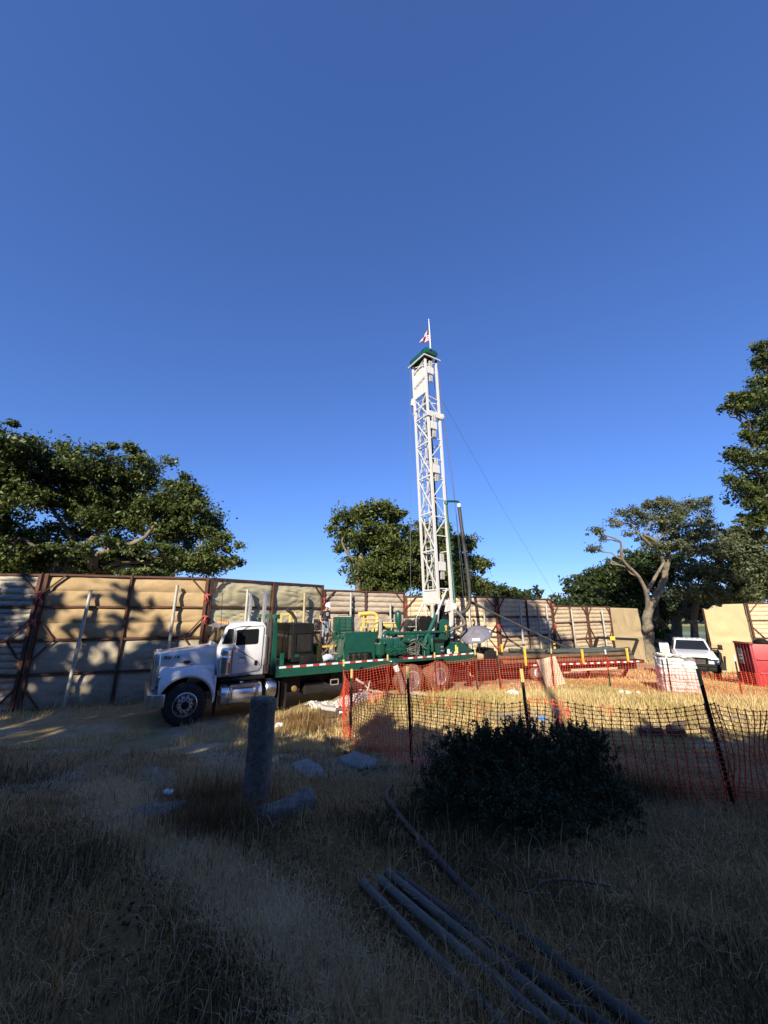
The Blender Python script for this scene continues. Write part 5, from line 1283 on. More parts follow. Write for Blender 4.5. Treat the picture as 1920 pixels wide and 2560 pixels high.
part('drum', MB().lathe((-.35, 0, -.1), (1, 0, 0), [(0, .05), (0, .2), (.35, .2), (.35, .05)], 20), M('pale_drum', (.42, .34, .2), .6), bmp, sm=True); part('side_plate', MB().box((.0, -.35, -.5), (.5, .35, .25)), FRAME, bmp, .02); part('stand', MB().box((-.4, -.3, -.95), (.5, .3, -.5)), FRAME, bmp, .02)
part('drum_flange', MB().lathe((-.40, 0, -.1), (1, 0, 0), [(0, .23), (.03, .23)], 20), FRAME, bmp, sm=True)
# long slanting boom pipe
b0, b1 = at(1170, 1502, 18.7), at(1412, 1618, 20.8)
boom = thing('loading_pipe', 'long grey pipe slanting from the mast foot down to the trailer load', 'pipe', (0, 0, 0))
part('tube', MB().tube([b0.lerp(b1, s) for s in (0, .12, .121, 1)], [.075, .075, .05, .05], 12), DRILLP, boom, sm=True)
hk = at(1166, 1478, 18.7); part('hook_chain', MB().tube(spline([hk, hk.lerp(b0, .4) + Vector((.05, 0, 0)), hk.lerp(b0, .8) + Vector((-.03, 0, 0)), b0], 3), [.04, .06, .03, .06, .03, .06, .04, .05, .06, .04], 6), BLACK, boom)

# ------------------------------------------------------------------ bags on a pallet
PB = Vector((11.15, 15.75, 0)); PB.z = gz(PB.x, PB.y); PA = -.34
pal = thing('sack_pallet', 'plastic wrapped pallet of white sacks in front of the pickup truck', 'pallet', PB, PA)
pm_ = MB()
for y in (-.36, 0, .36): pm_.box((-.58, y - .05, 0), (.58, y + .05, .1))
for k in range(6): pm_.box((-.58 + .21 * k, -.42, .1), (-.46 + .21 * k, .42, .125))
pm_.build('pallet_board', BOARD, pal)
def sack_mesh():
    bm = bmesh.new(); bmesh.ops.create_cube(bm, size=1); bmesh.ops.subdivide_edges(bm, edges=bm.edges, cuts=3, use_grid_fill=True)
    for v in bm.verts:
        f = 1 - .5 * (abs(v.co.x * 2) ** 4 * .5 + abs(v.co.y * 2) ** 4 * .5)
        v.co.z *= f
        v.co += Vector(mnoise.noise_vector(v.co * 4)) * .03
        if abs(v.co.x) > .45 and abs(v.co.y) > .45: v.co.x *= .94; v.co.y *= .92
    m = bpy.data.meshes.new('sack'); bm.to_mesh(m); bm.free(); m.materials.append(BAG)
    m.polygons.foreach_set('use_smooth', [True] * len(m.polygons)); return m
SM = sack_mesh()
for lay in range(10):
    for cx in range(3):
        for cy in range(2):
            if lay == 9 and cx == 2: continue
            o = bpy.data.objects.new('sack', SM); COL.objects.link(o); o.parent = pal
            o.location = (-.37 + .37 * cx + random.uniform(-.035, .035) + (.0 if lay % 2 else .03), -.20 + .40 * cy + random.uniform(-.04, .03), .19 + .118 * lay)
            o.scale = (.40 * random.uniform(.93, 1.07), .43, .155 * random.uniform(.92, 1.1)); o.rotation_euler = (random.uniform(-.05, .05), random.uniform(-.06, .06), random.uniform(-.10, .10))
def film_mat():
    m, nt, b = new_mat('clear_stretch_film'); b.inputs['Base Color'].default_value = (.85, .85, .83, 1); b.inputs['Roughness'].default_value = .12; b.inputs['Alpha'].default_value = .16
    return m
fl_ = MB()
nst = 40
def film(k, z):
    a = 2 * math.pi * k / nst; c_, s_ = math.cos(a), math.sin(a)
    q = 1 / max(abs(c_) ** 8 + abs(s_) ** 8, 1e-6) ** .125
    return ((.60 + .015 * math.sin(k * 2.3 + z * 9)) * c_ * q, (.44 + .012 * math.sin(k * 3.1 - z * 7)) * s_ * q, z)
fl_.grid([[film(k, .12 + .1 * j) for k in range(nst + 1)] for j in range(13)]); fl_.build('plastic_wrap', film_mat(), pal, smooth_=True)
ts = MB(); ts.grid([[(-.54 + .09 * i_ + .02 * math.sin(j * 3 + i_), -.38 + .095 * j, 1.42 + .05 * math.sin(i_ * 1.3 + j * 2.1) - .10 * (i_ / 12) ** 3) for i_ in range(13)] for j in range(9)]); ts.build('top_sheet', TARPW, pal, smooth_=True, thick=.01)
# ------------------------------------------------------------------ pickup truck in the gate opening
KP = at(1738, 1640, 20.6); KP.z = gz(KP.x, KP.y) ; KA = math.atan2(-KP.x, KP.y) * .9    # nose towards the camera
pk = thing('pickup_truck', 'white heavy pickup facing the camera in the gate opening, with a white side locker', 'pickup truck', KP, KA)
def pp(name, mb, mat, parent=pk, bevel=0, sm=False): return mb.build(name, mat, parent, bevel, sm)
# local: x across, y to the rear (away from the camera), z up
bd = MB(); bd.box((-.98, .0, .55), (.98, 1.75, 1.16)); bo = pp('body', bd, PICKW, pk, .10, True)
hdm = MB(); hdm.add([(-.93, -.02, 1.14), (.93, -.02, 1.14), (.93, 1.5, 1.38), (-.93, 1.5, 1.38), (-.80, .08, 1.22), (.80, .08, 1.22), (.78, 1.5, 1.43), (-.78, 1.5, 1.43)], [(0, 1, 2, 3), (4, 7, 6, 5), (0, 4, 5, 1), (1, 5, 6, 2), (2, 6, 7, 3), (3, 7, 4, 0)]); pp('bonnet', hdm, PICKW, pk, .04, True)
cbm = MB(); cbm.add([(-.92, 1.45, 1.1), (.92, 1.45, 1.1), (.95, 3.6, 1.1), (-.95, 3.6, 1.1), (-.70, 2.0, 1.96), (.70, 2.0, 1.96), (.72, 3.4, 1.98), (-.72, 3.4, 1.98)], [(3, 2, 1, 0), (4, 5, 6, 7), (0, 1, 5, 4), (1, 2, 6, 5), (2, 3, 7, 6), (3, 0, 4, 7)]); pp('cab', cbm, PICKW, pk, .05, True)
pp('windscreen', quad_slab([(-.80, 1.545, 1.33), (.80, 1.545, 1.33), (.63, 1.935, 1.90), (-.63, 1.935, 1.90)], .012), GLASS)
for s in (-1, 1):
    pp('side_window', quad_slab([(s * .905, 1.75, 1.36), (s * .925, 2.9, 1.36), (s * .765, 2.75, 1.86), (s * .755, 2.1, 1.86)][::s], .012), GLASS)
    hl = pp('headlight', MB().box((s * .60 - .2, -.03, .98), (s * .60 + .2, .1, 1.13)), CHROME, pk, .02, True)
    pp('lens', MB().box((s * .60 - .17, -.04, 1.0), (s * .60 + .17, -.028, 1.11)), SILV, hl)
    mo = pp('wing_mirror', MB().box((s * 1.28 - .10, 1.60, 1.45), (s * 1.28 + .10, 1.70, 1.72)), BLACK, pk, .02, True)
    pp('mirror_arm', MB().bar((s * .9, 1.7, 1.5), (s * 1.25, 1.66, 1.52), .06), BLACK, mo)
    wt = MB(); wt.lathe((s * .98, .75, .42), (s, 0, 0), [(-.26, .2), (-.26, .36), (-.2, .42), (-.04, .42), (.0, .37), (.0, .24)], 28); wo = pp('wheel', wt, RUBBER, pk, 0, True)
    rm = MB(); rm.lathe((s * .97, .75, .42), (s, 0, 0), [(0, .24), (-.03, .2), (-.06, .08), (.0, .05)], 20); pp('rim', rm, DULL, wo, 0, True)
    wt = MB(); wt.lathe((s * .98, 4.3, .42), (s, 0, 0), [(-.4, .2), (-.4, .36), (-.3, .42), (-.04, .42), (.0, .37), (.0, .24)], 24); pp('wheel', wt, RUBBER, pk, 0, True)
gr = pp('grille', MB().box((-.52, -.045, .86), (.52, .05, 1.13)), BLACK, pk, .02, True)
for k in range(4): pp('grille_bar', MB().box((-.48, -.055, .90 + .06 * k), (.48, -.045, .915 + .06 * k)), DULL, gr)
pp('emblem', MB().lathe((0, -.046, 1.0), (0, -1, 0), [(0, .05), (.012, .05)], 14), EMBL, gr)
gb_ = MB(); gb_.tube([(-.45, -.16, .55), (-.45, -.16, 1.12), (.45, -.16, 1.12), (.45, -.16, .55)], .03, 8); gb_.bar((-.95, -.14, .78), (.95, -.14, .78), .10, .14); gb_.tube([(.45, -.16, 1.1), (.95, -.1, 1.05), (.98, -.02, .85)], .025, 6); gb_.tube([(-.45, -.16, 1.1), (-.95, -.1, 1.05), (-.98, -.02, .85)], .025, 6)
pp('brush_guard', gb_, BLACK, pk, 0, True)
pp('bumper', MB().box((-.98, -.12, .48), (.98, .05, .72)), BLACK, pk, .03, True)
for k in range(5): pp('roof_lamp', MB().lathe((-.5 + .25 * k, 2.06, 1.965), (0, 0, 1), [(0, .05), (.04, .045), (.05, .02)], 8), SILV)
lk = pp('side_locker', MB().box((-1.50, 1.2, .95), (-1.05, 2.6, 1.70)), PICKW, pk, .02, True)
pp('locker_sticker', MB().box((-1.46, 1.185, 1.22), (-1.10, 1.2, 1.34)), M('pale_green_sticker', (.6, .66, .45), .5), lk); pp('locker_handle', MB().box((-1.42, 1.18, 1.36), (-1.2, 1.2, 1.40)), DULL, lk)
rg = MB(); rg.box((1.0, 2.2, .55), (1.35, 4.6, 1.25)); pp('service_body', rg, BLACK, pk, .02, True)
rg = MB(); rg.tube([(1.15, 1.9, .5), (1.25, 1.85, 1.2), (1.2, 2.2, 1.4)], .05, 6); rg.tube([(1.35, 2.0, .4), (1.42, 1.95, 1.1)], .06, 6); rg.box((1.05, 1.9, .35), (1.4, 2.2, .75)); pp('winch_gear', rg, FRAME, pk, .01)

# ------------------------------------------------------------------ red ribbed bin
BN = at(1860, 1704, 17.8); BC = at(1905, 1724, 16.6)
BN.z = gz(BN.x, BN.y); BA = math.atan2(BC.y - BN.y, BC.x - BN.x)      # ribbed side runs from BN to BC
d1 = Vector((math.cos(BA), math.sin(BA), 0)); SL = (Vector((BC.x, BC.y, 0)) - Vector((BN.x, BN.y, 0))).length
rb = thing('red_bin', 'red steel roll off bin with vertical ribs and a black hatch on top, right edge', 'bin', BN, BA)
Hb = 1.86
bn = MB(); bn.prism([(0, .12), (SL, .12), (SL, Hb), (0, Hb)], 0, 5.5); bn_o = bn.build('shell', BINRED, rb, .01, True)
for k in range(6): MB().box((.02 + k * (SL - .10) / 5, -.09, .12), (.02 + k * (SL - .10) / 5 + .08, 0, Hb + .02)).build('rib', BINRED, rb, .008, True)
MB().box((-.02, -.11, Hb - .03), (SL + .06, .02, Hb + .05)).build('top_rail', BINRED, rb, .008, True)
MB().box((-.04, -.12, 0), (SL + .04, .02, .12)).build('bottom_rail', BINRED, rb, .008, True)
MB().box((SL * .16, -.105, .95), (SL * .16 + .36, -.09, 1.62)).build('notice_plate', M('grey_notice_plate', (.20, .18, .17), .5, 0, .3, 9), rb, .004)
for k in range(2): MB().box((SL * .16 + .06, -.112, 1.15 + .14 * k), (SL * .16 + .28, -.105, 1.19 + .14 * k)).build('notice_line', SILV, rb)
for y in (1.6, 3.4): MB().box((SL, y, .12), (SL + .07, y + .08, Hb)).build('rib', BINRED, rb, .008, True)
for z in (.62, 1.2): MB().box((SL, .05, z), (SL + .06, 5.4, z + .06)).build('side_rail', BINRED, rb, .008, True)
MB().lathe((SL * .8, .5, Hb + .0), (0, 0, 1), [(0, .2), (.05, .3), (.12, .3), (.13, .22), (.16, .22), (.2, .1)], 20).build('hatch', BLACK, rb, 0, True)
sp = at(1852, 1690, 18.6); sp.z = gz(sp.x, sp.y)
tt = thing('tyre_pile', 'dark rubber chock with grey cover beside the red bin', 'chock', sp)
MB().lathe((0, 0, .28), (.3, -1, 0), [(0, .15), (0, .28), (.2, .28), (.2, .15)], 20).build('tyre', RUBBER, tt, 0, True)
MB().lathe((.15, -.1, .12), (0, 0, 1), [(0, .3), (.12, .27), (.25, .14), (.3, .03)], 12).build('cover', SLABM, tt, 0, True)

# ------------------------------------------------------------------ orange safety fences
def tpost(parent, x, y, h, lean=(0, 0), tip=TIPY, name='post'):
    z = gz(x, y); a = Vector((x, y, z - .1)); b = Vector((x + lean[0], y + lean[1], z + h)); d = b - a
    mb = MB(); mb.bar(a, a.lerp(b, .88), .048, .012); mb.bar(a, a.lerp(b, .88), .012, .05)
    o = mb.build(name, TPOST, parent)
    mb = MB(); mb.bar(a.lerp(b, .88), b, .050, .014).bar(a.lerp(b, .88), b, .014, .052); mb.build('tip', tip, o)
    st = MB()
    for k in range(10): p = a.lerp(b, .15 + .065 * k); st.box(p - Vector((.028, .028, .006)), p + Vector((.028, .028, .006)))
    st.build('stud', TPOST, o)
    return b
def net_span(parent, p, q, top_p, top_q, h, cw=.115, rows=20, sag=.07, rad=.006, seed=0., knot=2.3):
    p, q = Vector(p), Vector(q); L = (q - p).length; d = (q - p) / L; nrm = Vector((d.y, -d.x, 0)); nc = max(2, int(L / cw))
    mb = MB(); g = []
    for i_ in range(nc + 1):
        s = i_ / nc; b = p.lerp(q, s); top = top_p + (top_q - top_p) * s; gzz = gz(b.x, b.y); col = []
        sg_ = sag * math.sin(math.pi * s) + .02 * math.sin(7 * s + seed)
        for j in range(rows + 1):
            t = j / rows; z = gzz + top - sg_ - h * t
            z = max(z, gzz + .01)
            w = mnoise.noise(Vector((s * L * .9, t * 1.6, seed))) * .10 + .05 * math.sin(5 * t + 3 * s * L + seed)
            sh = .05 * math.sin(2.2 * s * L + seed) * t + .03 * mnoise.noise(Vector((s * L * 2, t * 3, seed + 9)))
            col.append(Vector((b.x, b.y, z)) + nrm * (w + .12 * t * math.sin(seed)) + d * sh)
        g.append(col)
    def strand(a, b, r): # three-sided strand
        mb.tube([a, b], r, 3, 0, False)
    for i_ in range(nc + 1):
        for j in range(rows):
            a, b = g[i_][j], g[i_][j + 1]
            strand(a, b, rad * 1.25)
    for i_ in range(nc):
        for j in range(rows + 1):
            a, b = g[i_][j], g[i_ + 1][j]; m = (a + b) / 2 - Vector((0, 0, .006 + .004 * (j == 0)))
            strand(a, m, rad * .85); strand(m, b, rad * .85)
    for i_ in range(nc + 1):
        for j in range(rows + 1):
            c = g[i_][j]; r = rad * knot
            mb.add([c - d * r * 1.2, c + Vector((0, 0, r * 1.5)), c + d * r * 1.2, c - Vector((0, 0, r * 1.5)), c + nrm * rad, c - nrm * rad], [(0, 1, 4), (1, 2, 4), (2, 3, 4), (3, 0, 4), (1, 0, 5), (2, 1, 5), (3, 2, 5), (0, 3, 5)])
    o = mb.build('net', ORANGE, parent); return o
nf_ = thing('safety_fence', 'near orange mesh fence on leaning dark posts, running past the shrub', 'safety fence', (0, 0, 0))
NP = [(-.80, 10.2), (.50, 7.75), (2.35, 6.85), (4.50, 5.72), (6.9, 6.3), (9.6, 6.9)]
LN = [(0.0, 0), (-.06, 0), (-.03, .1), (-.06, .1), (.05, 0), (0, 0)]
for (x, y), l in zip(NP, LN): tpost(nf_, x, y, 1.62, l)
for k in range(len(NP) - 1):
    a, b = NP[k], NP[k + 1]
    net_span(nf_, (a[0], a[1] - .03, 0), (b[0], b[1] - .03, 0), 1.16, 1.16, 1.12, seed=k * 1.7 + .4)
ff_ = thing('safety_fence', 'far orange mesh fence skirting the rig wheels, the pipe trailer and the sack pallet', 'safety fence', (0, 0, 0))
def tl(x, y): p = W(x, y, 0); return (p.x, p.y)
FP = [(-.80, 10.2), (-1.25, 12.9), tl(6.2, -.55), tl(8.35, -.6), tl(10.3, -.7), (4.6, 16.4), (7.0, 17.1), (9.6, 17.6), (10.35, 15.0), (12.6, 14.7), (14.6, 14.3)]
for k, (x, y) in enumerate(FP):
    if k: tpost(ff_, x, y, 1.5, (random.uniform(-.05, .05), 0), TIPY if k < 7 else SILV)
for k in range(len(FP) - 1):
    a, b = FP[k], FP[k + 1]
    net_span(ff_, (a[0], a[1] - .03, 0), (b[0], b[1] - .03, 0), 1.2 if k < 8 else .95, 1.2 if k < 7 else .95, 1.15 if k < 8 else .9, .125, 15, .06, .0052, k * 2.1 + 5, 1.7)

# ------------------------------------------------------------------ foreground stones and pipes
def rock(name, label, pts, h, mat, cat, tilt=0., rough=.04, z0=-.06, group=None, sub=4):
    """slab from a plan outline, irregular"""
    bm = bmesh.new(); c = Vector((sum(p[0] for p in pts) / len(pts), sum(p[1] for p in pts) / len(pts), 0))
    g = gz(c.x, c.y)
    vs0 = [bm.verts.new((p[0] - c.x, p[1] - c.y, z0)) for p in pts]; f = bm.faces.new(vs0)
    r = bmesh.ops.extrude_face_region(bm, geom=[f])
    for v in r['geom']:
        if isinstance(v, bmesh.types.BMVert): v.co.z = h + tilt * v.co.y; v.co.x *= .95; v.co.y *= .95
    bmesh.ops.bevel(bm, geom=bm.edges[:], offset=min(.03, h * .3), segments=1, affect='EDGES')
    bmesh.ops.triangulate(bm, faces=bm.faces)
    for _ in range(sub - 1): bmesh.ops.subdivide_edges(bm, edges=[e for e in bm.edges if e.calc_length() > .07], cuts=1)
    bmesh.ops.triangulate(bm, faces=bm.faces)
    bmesh.ops.recalc_face_normals(bm, faces=bm.faces)
    for v in bm.verts:
        n_ = mnoise.noise_vector(v.co * 5 + c); n2 = mnoise.noise_vector(v.co * 17 + c)
        v.co += Vector(n_) * rough + Vector(n2) * rough * .4
    m = bpy.data.meshes.new(name); bm.to_mesh(m); bm.free(); m.materials.append(mat)
    m.polygons.foreach_set('use_smooth', [True] * len(m.polygons)); m.set_sharp_from_angle(angle=R(50))
    o = bpy.data.objects.new(name, m); COL.objects.link(o); o.location = (c.x, c.y, g)
    return tag(o, label, cat, group)
rock('granite_post', 'rough standing granite post, dark and upright in the shaded grass', [(-1.765, 5.46), (-1.495, 5.38), (-1.43, 5.61), (-1.70, 5.69)], 1.24, CONCRETE, 'stone post', -.10, .016, -.15, None, 5)
rock('fallen_stone', 'long dark stone slab lying at the foot of the granite post', [(-1.57, 5.10), (-1.25, 4.98), (-.80, 5.42), (-.92, 5.66), (-1.2, 5.45)], .13, CONCRETE, 'stone slab', .05)
rock('flat_stone', 'pale flat stone slab on the path, nearer the granite post', [(-1.66, 7.7), (-1.42, 8.0), (-1.1, 7.6), (-.88, 7.05), (-1.22, 6.95)], .055, SLABM, 'flat stone', -.03, .010)
rock('flat_stone', 'pale flat stone slab half sunk in weeds, nearer the orange fence', [(-.88, 7.95), (-.58, 8.42), (-.12, 7.95), (-.10, 7.55), (-.4, 7.4)], .05, SLABM, 'flat stone', -.03, .010)
rock('dark_slab', 'dark low slab sunk in the grass left of the granite post', [(-3.2, 5.15), (-2.6, 5.35), (-2.5, 5.72), (-3.05, 5.6)], .05, CONCRETE, 'stone slab', 0, .02)
for k, (x, y, s, lab) in enumerate([(6.55, 10.75, .17, 'left stone of the row at the edge of the tree shade'), (6.85, 10.70, .19, 'dark round stone, second of the row at the shade edge'), (7.25, 10.6, .24, 'widest stone of the row at the shade edge'), (7.8, 11.2, .2, 'far right stone of the row at the shade edge')]):
    rock('field_stone', lab, [(x + s * math.cos(a), y + s * .75 * math.sin(a)) for a in np.linspace(0, 6.28, 8)[:-1]], s * .9, STONE, 'stone', 0, .05, -.05, 'stones at the shade edge', 3)
def ground_pipe(name, label, pts, r, mat, cat, n=14, group=None, hollow=True, lift=None, ribs=False):
    lift = r * .9 if lift is None else lift
    sp_ = spline([(x, y, gz(x, y) + lift) for x, y in pts], 14)
    rr = [r * (1 + (.09 * (k % 2) if ribs else .015 * math.sin(k * 1.3))) for k in range(len(sp_))]
    mb = MB(); mb.tube(sp_, rr, n); o = mb.build(name, mat, None, 0, True); tag(o, label, cat, group)
    if hollow:
        d = (sp_[0] - sp_[1]).normalized(); c = MB(); c.cyl(sp_[0] + d * .0015, sp_[0] + d * .003, r * .82, n=14); c.build('bore', BLACK, o)
        e = MB(); e.tube([sp_[0] + d * .004, sp_[0] - d * .10], r * 1.1, n); e.build('collar', mat, o, 0, True)
    return o
gpipes = 'grey pipes lying in the shaded grass'
def pl_(a, b, k=1.55): return [(a[0] + (b[0] - a[0]) * t, a[1] + (b[1] - a[1]) * t) for t in (0, .4 * k, .75 * k, k)]
ground_pipe('plastic_pipe', 'light grey pipe set a little apart, leftmost of the four lying pipes', pl_((-.17, 3.72), (.58, 2.47)), .030, PVC, 'pipe', group=gpipes)
ground_pipe('plastic_pipe', 'grey pipe second from the left of the four lying pipes', pl_((-.03, 3.74), (.77, 2.47)), .032, PVC, 'pipe', group=gpipes)
ground_pipe('plastic_pipe', 'grey pipe touching its left neighbour, third of the four lying pipes', pl_((.03, 3.86), (.885, 2.47)), .031, PVC, 'pipe', group=gpipes)
ground_pipe('plastic_pipe', 'darker pipe with a coupling, rightmost of the four lying pipes', pl_((.12, 3.81), (1.0, 2.47)), .030, PVCD, 'pipe', group=gpipes)
cpl = at(1111, 2292, 2.72); 
ground_pipe('corrugated_hose', 'long dark corrugated hose winding from the weeds past the lying pipes', [(.12, 6.5), (.03, 5.95), (.1, 5.49), (.25, 4.9), (.48, 4.15), (.67, 3.53), (.91, 3.0), (1.08, 2.66), (1.36, 2.1)], .032, PVCD, 'hose', 12, None, False, .035, True)
ground_pipe('old_hose', 'thin brown hose curling through the shaded grass behind the flat stones', [(-1.3, 11.8), (-1.58, 11.3), (-1.54, 10.8), (-1.32, 10.1), (-.98, 9.2), (-.75, 8.6)], .04, PVCD, 'hose', 10, None, False)
ground_pipe('thin_branch', 'thin crooked twig lying in the grass right of the hose', [(.95, 3.62), (1.12, 3.55), (1.25, 3.66), (1.5, 3.68), (1.75, 3.62)], .008, BARKD, 'twig', 6, None, False, .03)
for x, y, s, m_, lab in ((-2.84, 11.5, .17, PLASTIC, 'crumpled white plastic bag on the dirt left of the curled hose'), (-3.03, 6.21, .09, PLASTIC, 'small pale scrap of plastic on the path left of the granite post'), (4.45, 11.9, .14, BLUE, 'blue bottle left of the other blue bottle behind the shrub'), (5.1, 12.6, .13, BLUE, 'blue bottle lying by the red cloth scrap'), (5.35, 12.4, .16, PINK, 'red cloth scrap beside a blue bottle'), (4.75, 15.6, .26, PLASTIC, 'white plastic tub by the far fence under the rig tail')):
    mb = MB()
    for k in range(5):
        c = Vector((random.uniform(-1, 1) * s * .6, random.uniform(-1, 1) * s * .5, s * random.uniform(.2, .4))); mb.lathe(c - Vector((0, 0, s * .3)), rand_unit(1)[0] * .5 + np.array([0, 0, 1]), [(0, s * .2), (s * .2, s * .42), (s * .5, s * .3), (s * .6, s * .05)], 7)
    o = mb.build('litter', m_, None, 0, False); o.location = (x, y, gz(x, y)); tag(o, lab, 'litter', 'litter in the grass')
# junk box, white tarpaulin, dead branches
jb = thing('junk_box', 'small grey weathered box in the grass left of the fence corner', 'box', (-1.62, 12.2, gz(-1.62, 12.2)), .4)
MB().box((-.22, -.16, .02), (.22, .16, .26)).build('body', STONE, jb, .02); MB().box((-.22, -.17, .2), (.2, .17, .30), 0, Matrix.Rotation(.2, 3, 'Y')).build('lid', TARPW, jb, .02); MB().lathe((.3, -.1, .1), (.4, -1, .3), [(0, .02), (.02, .1), (.14, .1), (.2, .03)], 10).build('can', DULL, jb, 0, True)
tw_ = MB(); rows = []
for j in range(15):
    v = j / 14; row = []
    for i_ in range(91):
        s = i_ / 90; p = W(3.55 + 2.75 * s, -.35 + .75 * v - .15 * math.sin(3 * s), 0)
        z = gz(p.x, p.y) + .02 + math.sin(math.pi * v) ** .7 * (.17 + .10 * math.sin(9 * s + 2)) * (.3 + .7 * math.sin(math.pi * s) ** .5) + .11 * abs(mnoise.noise(Vector((s * 17, v * 4, 2)))) + .05 * mnoise.noise(Vector((s * 40, v * 9, 5)))
        row.append((p.x, p.y, z))
    rows.append(row)
tw_.grid(rows); tag(tw_.build('white_tarpaulin', TARPW, None, 0, True, thick=.006), 'crumpled white tarpaulin bundled on the ground under the rig deck', 'tarpaulin')
rows = []; tw2 = MB()
for j in range(9):
    v = j / 8; row = []
    for i_ in range(31):
        s = i_ / 30; p = W(6.0 + 2.2 * s, -.45 + .5 * v, 0); row.append((p.x, p.y, gz(p.x, p.y) + .03 + .10 * math.sin(math.pi * v) * (1 + .5 * math.sin(11 * s)) + .03 * mnoise.noise(Vector((s * 12, v * 4, 7)))))
    rows.append(row)
tw2.grid(rows); tag(tw2.build('white_tarpaulin', TARPW, None, 0, True, thick=.006), 'flat strip of white sheeting on the ground beside the rear wheels', 'tarpaulin')
db = MB(); c = W(5.75, .15, .08)
for a, b, r0 in (((-.35, 0, .62), (.25, .1, .15), .045), ((.0, 0, .05), (.15, 0, .55), .05), ((.1, 0, .25), (.75, -.1, .12), .04), ((-.3, .1, .05), (.5, .2, .2), .05), ((-.2, -.2, .3), (.3, 0, .1), .03)): limb(db, c + Vector(a), c + Vector(b), r0, .015, 7, .06)
tag(db.build('dead_branches', DEADW, None, 0, True), 'bleached dead branches dumped behind the fence corner under the rig', 'branches')
bd_ = thing('plywood_board', 'pale plywood board leaning against the trailer side', 'board', (7.2, 17.35, gz(7.2, 17.35)), .05)
o = MB().box((-.42, -.012, 0), (.42, .012, 1.12), 0, Matrix.Rotation(R(-11), 3, 'Y') @ Matrix.Rotation(R(-14), 3, 'X'), (0, 0, 0)).build('panel', BOARD, bd_, .003)
for k in range(9):
    x, y = 9.3 + random.uniform(-.5, .6), 15.7 + random.uniform(-.2, .2); rock('white_rubble', 'white broken lump in the small heap at the foot of the far fence', [(x + .09 * math.cos(a), y + .07 * math.sin(a)) for a in np.linspace(0, 6.28, 7)[:-1]], .09, SILV, 'rubble', 0, .03, -.02, 'white lumps by the far fence', 2)

# ------------------------------------------------------------------ dark shrub in front of the fence
sb0 = Vector((1.95, 5.35, 0)); sb0.z = gz(1.95, 5.35)
shb = px_blobs([(1300, 1960, 190, 110), (1370, 1875, 60, 50), (1260, 1893, 60, 45), (1185, 1890, 60, 45), (1110, 1915, 50, 50), (1450, 1885, 60, 60), (1500, 1960, 60, 80), (1150, 2000, 90, 70), (1400, 2010, 130, 60), (1400, 1930, 100, 80), (1230, 2030, 120, 40), (1320, 1852, 30, 26), (1415, 1860, 35, 36), (1250, 2020, 150, 45, 1.7, -.3), (1400, 2028, 150, 45, 1.7, -.3), (1120, 2005, 75, 50, 1.7, -.25), (1525, 2000, 50, 55, 1.4), (1320, 1985, 180, 60, 1.2, -.3), (1210, 1872, 25, 36), (1150, 1882, 20, 32), (1480, 1868, 25, 36), (1290, 1860, 20, 30)], 5.0, jit=.12)
sh_t = thing('shrub', 'dense dark twiggy shrub in the shade in front of the near orange fence', 'shrub', (0, 0, 0))
sm_ = MB(); sprays = []
for k in range(60):
    c, r, _ = random.choice(shb); d = rand_unit(1)[0]; tip = c + Vector((d[0] * r[0], d[1] * r[1], abs(d[2]) * r[2] * 1.15 + .02)) * random.uniform(.7, 1.12)
    b = Vector((sb0.x + random.uniform(-.5, .5), sb0.y + random.uniform(-.25, .3), sb0.z - .03)); b.z = gz(b.x, b.y) - .03
    limb(sm_, b, tip, .012, .003, 4, .06, 4)
for k in range(420):   # upright leafy sprays breaking the outline
    c, r, _ = random.choice(shb); d = rand_unit(1)[0]; d[2] = abs(d[2]) * .9 + .1
    q0 = c + Vector(d * np.array(r)) * random.uniform(.75, 1.0); L_ = random.uniform(.07, .24)
    q1 = q0 + (Vector((d[0] * .5, d[1] * .5, .9)) + Vector(rand_unit(1)[0]) * .25).normalized() * L_
    sm_.tube([q0, q1], [.003, .0012], 3, 0, False); sprays.append((q0, q1))
sm_.build('stems', BARKD, sh_t)
shb = [(c, tuple(q * 1.1 for q in r), k) for c, r, k in shb]
pts = blob_leaves(shb, 1250, .075, .3, .45); sq = np.array([[*a, *b] for a, b in sprays]); tt_ = rng.uniform(.0, 1, (len(sq), 46, 1)); sp3 = (sq[:, None, :3] * (1 - tt_) + sq[:, None, 3:] * tt_ + rng.normal(0, .010, (len(sq), 46, 3))).reshape(-1, 3)
pts = np.concatenate([pts, sp3])
pts[:, 2] = np.maximum(pts[:, 2], gnd(pts[:, 0], pts[:, 1]) + .02)
np_mesh('foliage', leaf_quads(pts, .017), 4, LEAF_BUSH, sh_t)
# thin dead weeds poking up through the near net
wd = MB()
for k in range(26):
    x = random.uniform(.6, 2.6); y = random.uniform(6.6, 7.4); h = random.uniform(.5, 1.25) * (1 if k % 4 == 0 else .6); z = gz(x, y)
    tip = Vector((x + random.uniform(-.25, .25), y + random.uniform(-.1, .1), z + h)); q = limb(wd, (x, y, z), tip, .006, .002, 4, .05, 5)
    for _ in range(3):
        s = q[random.randrange(2, 5)]; wd.tube([s, s + Vector((random.uniform(-.15, .15), random.uniform(-.1, .1), random.uniform(.05, .2)))], [.003, .0012], 4)
tag(wd.build('weeds', BARKD), 'thin dry weed stalks along the near fence', None, None, 'stuff')

